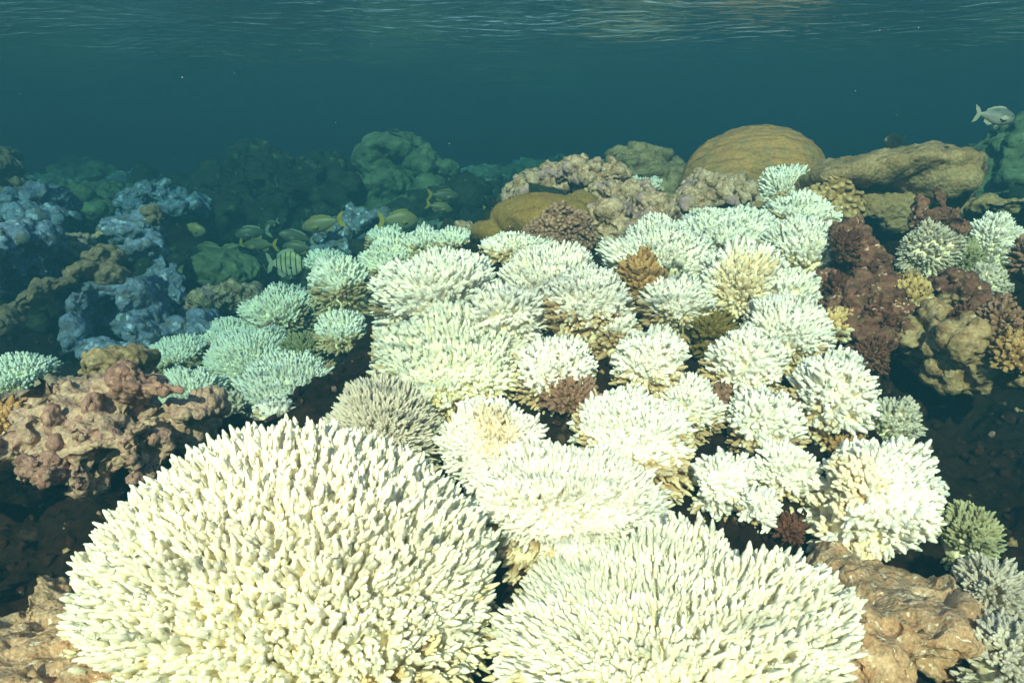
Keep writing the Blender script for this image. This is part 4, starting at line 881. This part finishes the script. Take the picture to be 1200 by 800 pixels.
def fish(label, px, py, d, length_px, right=True, tilt=0, mat='f_snap', fin='fin_y', deep=0.36, yaw=0, group=None, fork=0.5, name='fish', small=False):
    d = dm(px, d); L = length_px * d / F
    root = empty(name, P(px, py, d)); tag(root, label, 'fish', group)
    yr = np.random.default_rng(int(px * 3 + py)); yaw += yr.uniform(-24, 24); deep *= yr.uniform(.92, 1.08)
    root.rotation_euler = (0, math.radians(tilt) * (1 if right else -1), math.radians(yaw) + (0 if right else math.pi))
    root.scale = (L, L, L)
    # body: unit long along +x (head) from -0.38 (tail root) to 0.5 (snout)
    xs = np.array([-.36, -.30, -.20, -.08, .06, .20, .32, .41, .47, .50])
    top = np.array([.10, .13, .26, .38, .46, .47, .40, .29, .16, .03]) * deep
    bot = np.array([.10, .12, .24, .38, .46, .46, .38, .26, .14, .03]) * deep
    wd = np.array([.03, .05, .11, .18, .23, .25, .23, .17, .09, .02]) * 0.36
    seg = 12; V = []
    for x_, t_, b_, w_ in zip(xs, top, bot, wd):
        for s in range(seg):
            a = 2 * math.pi * s / seg; sn_ = math.sin(a); V.append((x_, w_ * math.cos(a), (t_ if sn_ > 0 else b_) * sn_))
    Fc = []
    for k in range(len(xs) - 1):
        for s in range(seg):
            Fc.append((k * seg + s, k * seg + (s + 1) % seg, (k + 1) * seg + (s + 1) % seg, (k + 1) * seg + s))
    Fc.append(tuple(range(seg))[::-1]); Fc.append(tuple(range((len(xs) - 1) * seg, len(xs) * seg)))
    body = link('body', np_mesh('body', V, Fc, [M[mat]]), root)
    h = deep
    slab('tail_fin', [(-.34, .06 * h), (-.42, .22 * h + .05), (-.53, .26 * h + .09), (-.50, .10), (-.44 + .02 * fork, 0), (-.50, -.10), (-.53, -.26 * h - .09), (-.42, -.22 * h - .05), (-.34, -.06 * h)], .008, fin, root)
    fin2 = 'fin_m' if fin == 'fin_y' else fin
    slab('dorsal_fin', [(-.24, .20 * h), (-.22, .34 * h), (-.05, .50 * h), (.10, .56 * h), (.22, .53 * h), (.26, .42 * h), (.0, .38 * h)], .006, fin2, root)
    slab('anal_fin', [(-.24, -.20 * h), (-.24, -.38 * h), (-.12, -.52 * h), (-.02, -.44 * h), (-.06, -.34 * h)], .006, fin2, root)
    if not small:
        slab('pelvic_fin', [(.16, -.44 * h), (.04, -.62 * h), (.10, -.42 * h)], .006, fin2, root)
        for sgn in (1, -1):
            o = slab('pectoral_fin', [(.24, -.02), (.14, .03), (.06, -.04), (.14, -.08)], .004, fin2, root, (0, sgn * .085, 0)); o.rotation_euler = (0, 0, sgn * .35)
            v, f = ico(2)
            e = link('eye', np_mesh('eye', v * .020 * np.array([1, .5, 1]), f, [M['eye']]), root, (.40, sgn * .055, .05 * h + .01))
            link('iris', np_mesh('iris', v * .028 * np.array([1, .35, 1]), f, [M['iris']]), e, (0, -sgn * .006, 0))
    return root
GF = 'school of fish in front of the dark mound'
fish('yellow fish swimming right, leftmost of the school, above the brain coral', 225, 270, 2.5, 33, True, 3, group=GF, deep=.50)
fish('pale fish facing left in front of the black hollow of the mound', 296, 273, 2.8, 40, False, -6, 'f_pale', 'fin_p', group=GF, deep=.42)
fish('longest pale fish with a bright yellow tail, facing left', 305, 287, 2.6, 50, False, -3, 'f_pale', group=GF, deep=.30)
fish('large yellow fish heading down left at the right end of the school', 378, 262, 2.5, 52, False, -12, group=GF, deep=.36)
fish('pale bluish fish half behind the large yellow one', 348, 278, 2.8, 42, False, 14, 'f_pale', 'fin_p', group=GF, deep=.36, yaw=20)
fish('pale fish with a small yellow tail, just above the barred fish', 350, 290, 2.75, 38, False, 4, 'f_pale', group=GF, deep=.38)
fish('barred fish with dark upright stripes, facing right beside the pale corals', 335, 309, 2.35, 47, True, 0, 'f_tang', 'fin_p', deep=.66)
fish('yellow tailed fish facing left above the brain coral', 248, 291, 2.75, 38, False, 2, 'f_pale', group=GF, deep=.38)
fish('fish nosing down behind the brain coral with its yellow tail up', 270, 292, 2.72, 36, False, -25, 'f_pale', group=GF, deep=.38)
fish('yellow fish low at the left of the brain coral', 226, 305, 2.8, 34, True, 10, group=GF, deep=.36)
fish('small tail lit fish in the black hollow, topmost of the school', 318, 262, 3.3, 22, False, -20, 'f_pale', 'fin_p', group=GF, deep=.34, small=True)
GM = 'fish over the middle of the slope'
fish('olive yellow fish facing right above the pale curved row', 467, 258, 2.75, 46, True, 2, group=GM, deep=.50)
fish('yellow fish with its tail raised, right of the olive yellow one', 515, 243, 3.1, 32, True, 14, group=GM, deep=.40)
fish('fainter green fish just above the tail raised one', 520, 229, 3.6, 38, True, 4, 'f_pale', group=GM, deep=.38)
fish('small yellow green fish nearest the olive boulder, upper of two', 596, 235, 3.4, 28, True, 4, group=GM, deep=.46)
fish('small yellow green fish nearest the olive boulder, lower of two', 582, 249, 3.2, 32, True, 8, group=GM, deep=.46)
GB = 'pale fish beside the dark mound'
fish('pale oval fish at the upper left corner of the dark mound', 264, 212, 3.6, 32, True, 0, 'f_pale', 'fin_p', group=GB, deep=.52)
fish('fainter oval fish nosing up at the left of the dark mound', 278, 225, 3.7, 28, True, -35, 'f_pale', 'fin_p', group=GB, deep=.55)
fish('tiny dim fish low in the shade of the dark mound, upper one', 251, 250, 3.7, 15, False, 0, 'f_pale', 'fin_p', group=GB, deep=.5, small=True)
fish('tiny dim fish low in the shade of the dark mound, lower one', 262, 269, 3.6, 13, True, 0, 'f_pale', 'fin_p', group=GB, deep=.55, small=True)
fish('silver fish swimming right in open water at the upper right', 1166, 136, 2.2, 54, True, 6, 'f_silver', 'fin_p', deep=.38)
fish('dark rounded fish hovering over the overhanging plate coral', 1048, 166, 2.5, 34, False, 0, 'f_dark', 'fin_d', deep=.55)
fish('tiny black fish above the green coral heads', 462, 153, 4.2, 14, True, 0, 'f_dark', 'fin_d', deep=.3, small=True)

# drifting specks
sr_ = np.random.default_rng(77); v0, f0 = ico(1); VV, FF = [], []; off = 0
for _ in range(60):
    d_ = sr_.uniform(.7, 3.0); q = P(sr_.uniform(-150, 1350), sr_.uniform(-20, 330), d_)
    VV.append(v0 * sr_.uniform(.00025, .0007) * sr_.uniform(.6, 1.3, 3) + np.array(q[:])); FF.append(f0 + off); off += len(v0)
VV = [v for v in VV if v[:, 2].max() < WZ - .08]; FF = FF[:len(VV)]
sm_, sn1, sl1, sb1 = new_mat('drifting_speck'); sb1.inputs['Base Color'].default_value = (.8, .8, .75, 1)
tag(link('drifting_specks', np_mesh('drifting_specks', np.concatenate(VV), np.concatenate(FF), [sm_])), kind='stuff')
if __import__('os').environ.get('DBG'): open('/tmp/tris','w').write(str(ntri[0]))
print('TRIS about', ntri[0], 'objects', len(bpy.data.objects))

if __import__('os').environ.get('DBG'):
    cnt = {}
    for o in bpy.data.objects:
        if o.type == 'MESH' and o.data.users >= 1:
            k = o.data.name
            cnt[k] = sum(len(p_.vertices) - 2 for p_ in o.data.polygons)
    print('SUM', sum(cnt.values())); print('TOP', sorted(cnt.items(), key=lambda a: -a[1])[:25])
